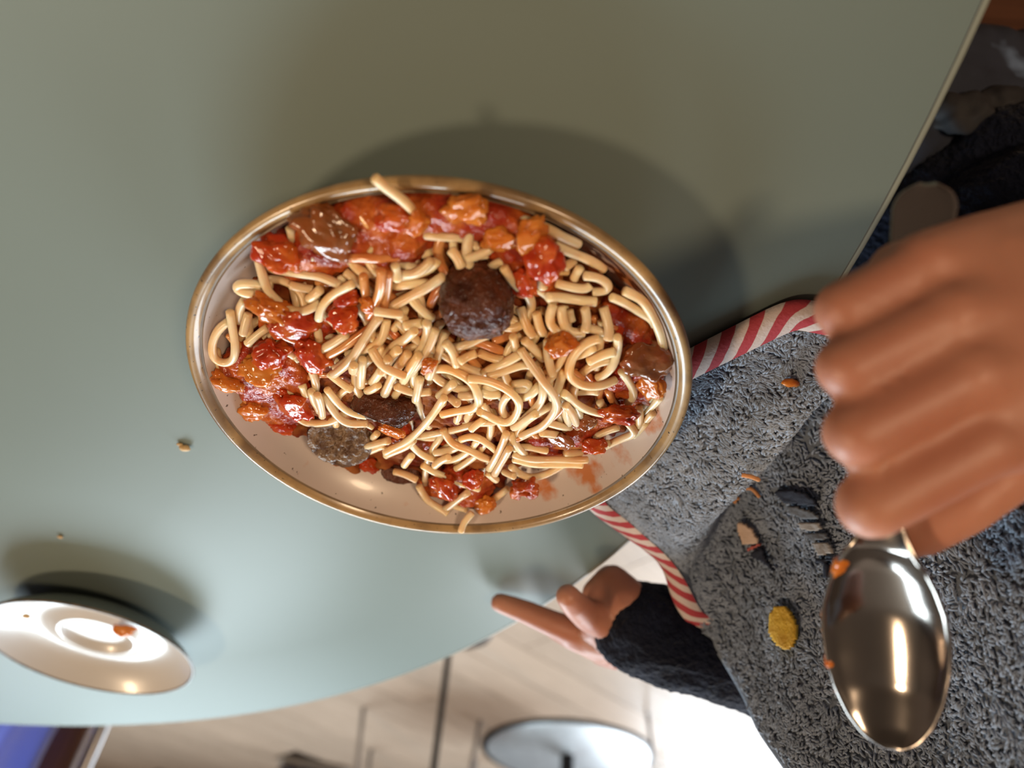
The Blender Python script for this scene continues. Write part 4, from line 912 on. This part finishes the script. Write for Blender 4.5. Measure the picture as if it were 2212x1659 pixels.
# ------------------------------------------------------------------ things on the floor behind
bt = at(1220, 1624, -T); bx, by = bt.x-.01, bt.y
ct = empty('cafe_table', (bx, by, 0)); tag(ct, 'small cafe table with polished round steel base on the floor', 'table')
lathe('base', [(.0001, .014), (.280, .010), (.288, .006), (.290, 0), (.0001, 0)], M['steel'], ct, 64, (bx, by, 0))
lathe('base_rim', [(.286, .0075), (.302, .007), (.306, .004), (.306, 0), (.290, 0)], M['blackmetal'], ct, 64, (bx, by, 0))
lathe('column', [(.024, .012), (.024, T-.02)], M['blackmetal'], ct, 24, (bx, by, 0))
lathe('table_top', [(.0001, T-.02), (.215, T-.02), (.22, T-.01), (.215, T), (.0001, T)], M['table'], ct, 64, (bx, by, 0))
def leg_chair(feet, tops, label, m, r=.008):
    c_ = sum((Vector(f) for f in feet), Vector())/4; root = empty('metal_chair', (c_.x, c_.y, 0)); tag(root, label, 'chair', 'metal chairs in the background')
    for f, t_ in zip(feet, tops): tube('leg', [Vector(f)+Vector((0, 0, .001)), Vector(f).lerp(Vector(t_), .5), t_], r, M[m], root, 10)
    cx = sum(t_[0] for t_ in tops)/4; cy = sum(t_[1] for t_ in tops)/4
    lathe('seat', [(.0001, .44), (.19, .44), (.205, .45), (.20, .462), (.0001, .458)], M['walnut'], root, 40, (cx, cy, 0))
    a, b = tops[2], tops[3]
    for t_ in (a, b): tube('back_post', [t_, (t_[0]+(t_[0]-cx)*.15, t_[1]+(t_[1]-cy)*.15, .82)], r, M[m], root, 8)
    pa = Vector((a[0]+(a[0]-cx)*.15, a[1]+(a[1]-cy)*.15, .80)); pb = Vector((b[0]+(b[0]-cx)*.15, b[1]+(b[1]-cy)*.15, .80)); mid = (pa+pb)/2+((pa+pb)/2-Vector((cx, cy, .8)))*.3
    tube('back_rail', catmull([pa[:], mid[:], pb[:]], 12), .012, M[m], root, 8)
ps = Vector((.093, 1.93, 0))
pd_ = empty('post_stand', ps); tag(pd_, 'thin black post standing on the floor just past the table edge', 'post')
lathe('base', [(.0001, 0), (.11, 0), (.11, .008), (.02, .016), (.0001, .016)], M['blackmetal'], pd_, 32, ps)
tube('post', [ps+Vector((0, 0, .014)), ps+Vector((-.004, .006, .5)), ps+Vector((-.008, .012, 1.0))], .0085, M['blackmetal'], pd_, 12)
lathe('finial', [(.0001, 1.03), (.012, 1.025), (.018, 1.01), (.012, .995), (.0001, .99)], M['blackmetal'], pd_, 16, ps+Vector((-.008, .012, 0)))
f2 = at(785, 1530, -T); xa, xb, ya, yb = f2.x-.39, f2.x, f2.y, f2.y+.40
def four(xa, xb, ya, yb, k=.04): return [Vector((xb, ya, 0)), Vector((xa, ya, 0)), Vector((xa, yb, 0)), Vector((xb, yb, 0))], [Vector((xb-k, ya+k, .44)), Vector((xa+k, ya+k, .44)), Vector((xa+k, yb-k, .44)), Vector((xb-k, yb-k, .44))]
leg_chair(*four(xa, xb, ya, yb), 'chair with thin dark legs on the floor left of the steel base', 'greymetal', .0075)
g1 = at(1398, 1540, -T)
gv, gu = Vector((-.135, .400, 0)), Vector((-.400, -.135, 0)); gf = [g1, g1+gu, g1+gu+gv, g1+gv]; gc = sum(gf, Vector())/4
leg_chair(gf, [Vector((gc.x+(f.x-gc.x)*.8, gc.y+(f.y-gc.y)*.8, .44)) for f in gf], 'chair with thin legs on the floor right of the steel base', 'greymetal', .006)
# a shoe on the floor
sh = at(690, 1650, -T); so = empty('shoe', (sh.x, sh.y, 0)); tag(so, 'dark shoe standing on the pale wood floor', 'shoe')
S = []; chain(S, [(Vector((sh.x-.09, sh.y+.02, .035)), .030), (Vector((sh.x, sh.y, .04)), .036), (Vector((sh.x+.11, sh.y-.03, .06)), .040)], .25); S.append((Vector((sh.x+.10, sh.y-.03, .10)), (.045, .04, .04)))
me = union_mesh('upper', S, .004, 3); displace(me, .006, 22, 2, 2); link('upper', me, M['sneaker'], so)
S = []; chain(S, [(Vector((sh.x-.09, sh.y+.02, .012)), .012), (Vector((sh.x+.12, sh.y-.035, .012)), .012)], .4); S = [(p, (.034, .034, .012)) for p, _ in S]
link('sole', union_mesh('sole', S, .004, 2), M['sole'], so)

# the chair across the table with a blue shirt hung over its back
wc = empty('wooden_chair', (.60, 1.05, 0)); tag(wc, 'brown wooden chair with grey metal frame at the far table edge', 'chair')
for x in (.480, .585, .69, .795): box('back_slat', x, x+.042, 1.0, 1.02, .455, .86, M['walnut'], wc, .004)
for x in (.467, .89): tube('back_post', [(x, 1.01, .0), (x, 1.01, .45), (x, 1.01, .88)], .0085, M['greymetal'], wc, 12)
box('seat', .44, .875, .74, 1.0, .43, .455, M['walnut'], wc, .006)
for x in (.46, .85): tube('leg', [(x, .76, 0), (x, .76, .43)], .0085, M['greymetal'], wc, 12)
# draped shirt: a folded sheet over the top rail, falling in pleats
V = []; Fc = []; nu, nv = 70, 44
for j in range(nv):
    t = j/(nv-1)
    for i in range(nu):
        u = i/(nu-1); fold = math.sin(u*30+1.5*math.sin(u*9))*.009*min(1, abs(t-.5)*4)
        z = .875-abs(t-.5)*2*(.34 if t < .5 else .30)+.01*math.sin(u*11)*abs(t-.5); y = 1.01+(-1 if t < .5 else 1)*(.014+.012*min(1, abs(t-.5)*6))*min(1, abs(t-.5)*20)
        V.append((.502+(.02*math.sin(t*9))+u*.31-(.03*abs(t-.5)*2), y+fold*(1 if t > .5 else 1)-(.012 if t < .5 else -.012), z))
for j in range(nv-1):
    for i in range(nu-1):
        a = j*nu+i; Fc.append((a, a+1, a+nu+1, a+nu))
o = link('shirt', mesh('shirt', V, Fc), M['blue']); tag(o, 'light blue cotton shirt hung over the far wooden chair', 'shirt'); md = o.modifiers.new('t', 'SOLIDIFY'); md.thickness = .003; md.offset = 0
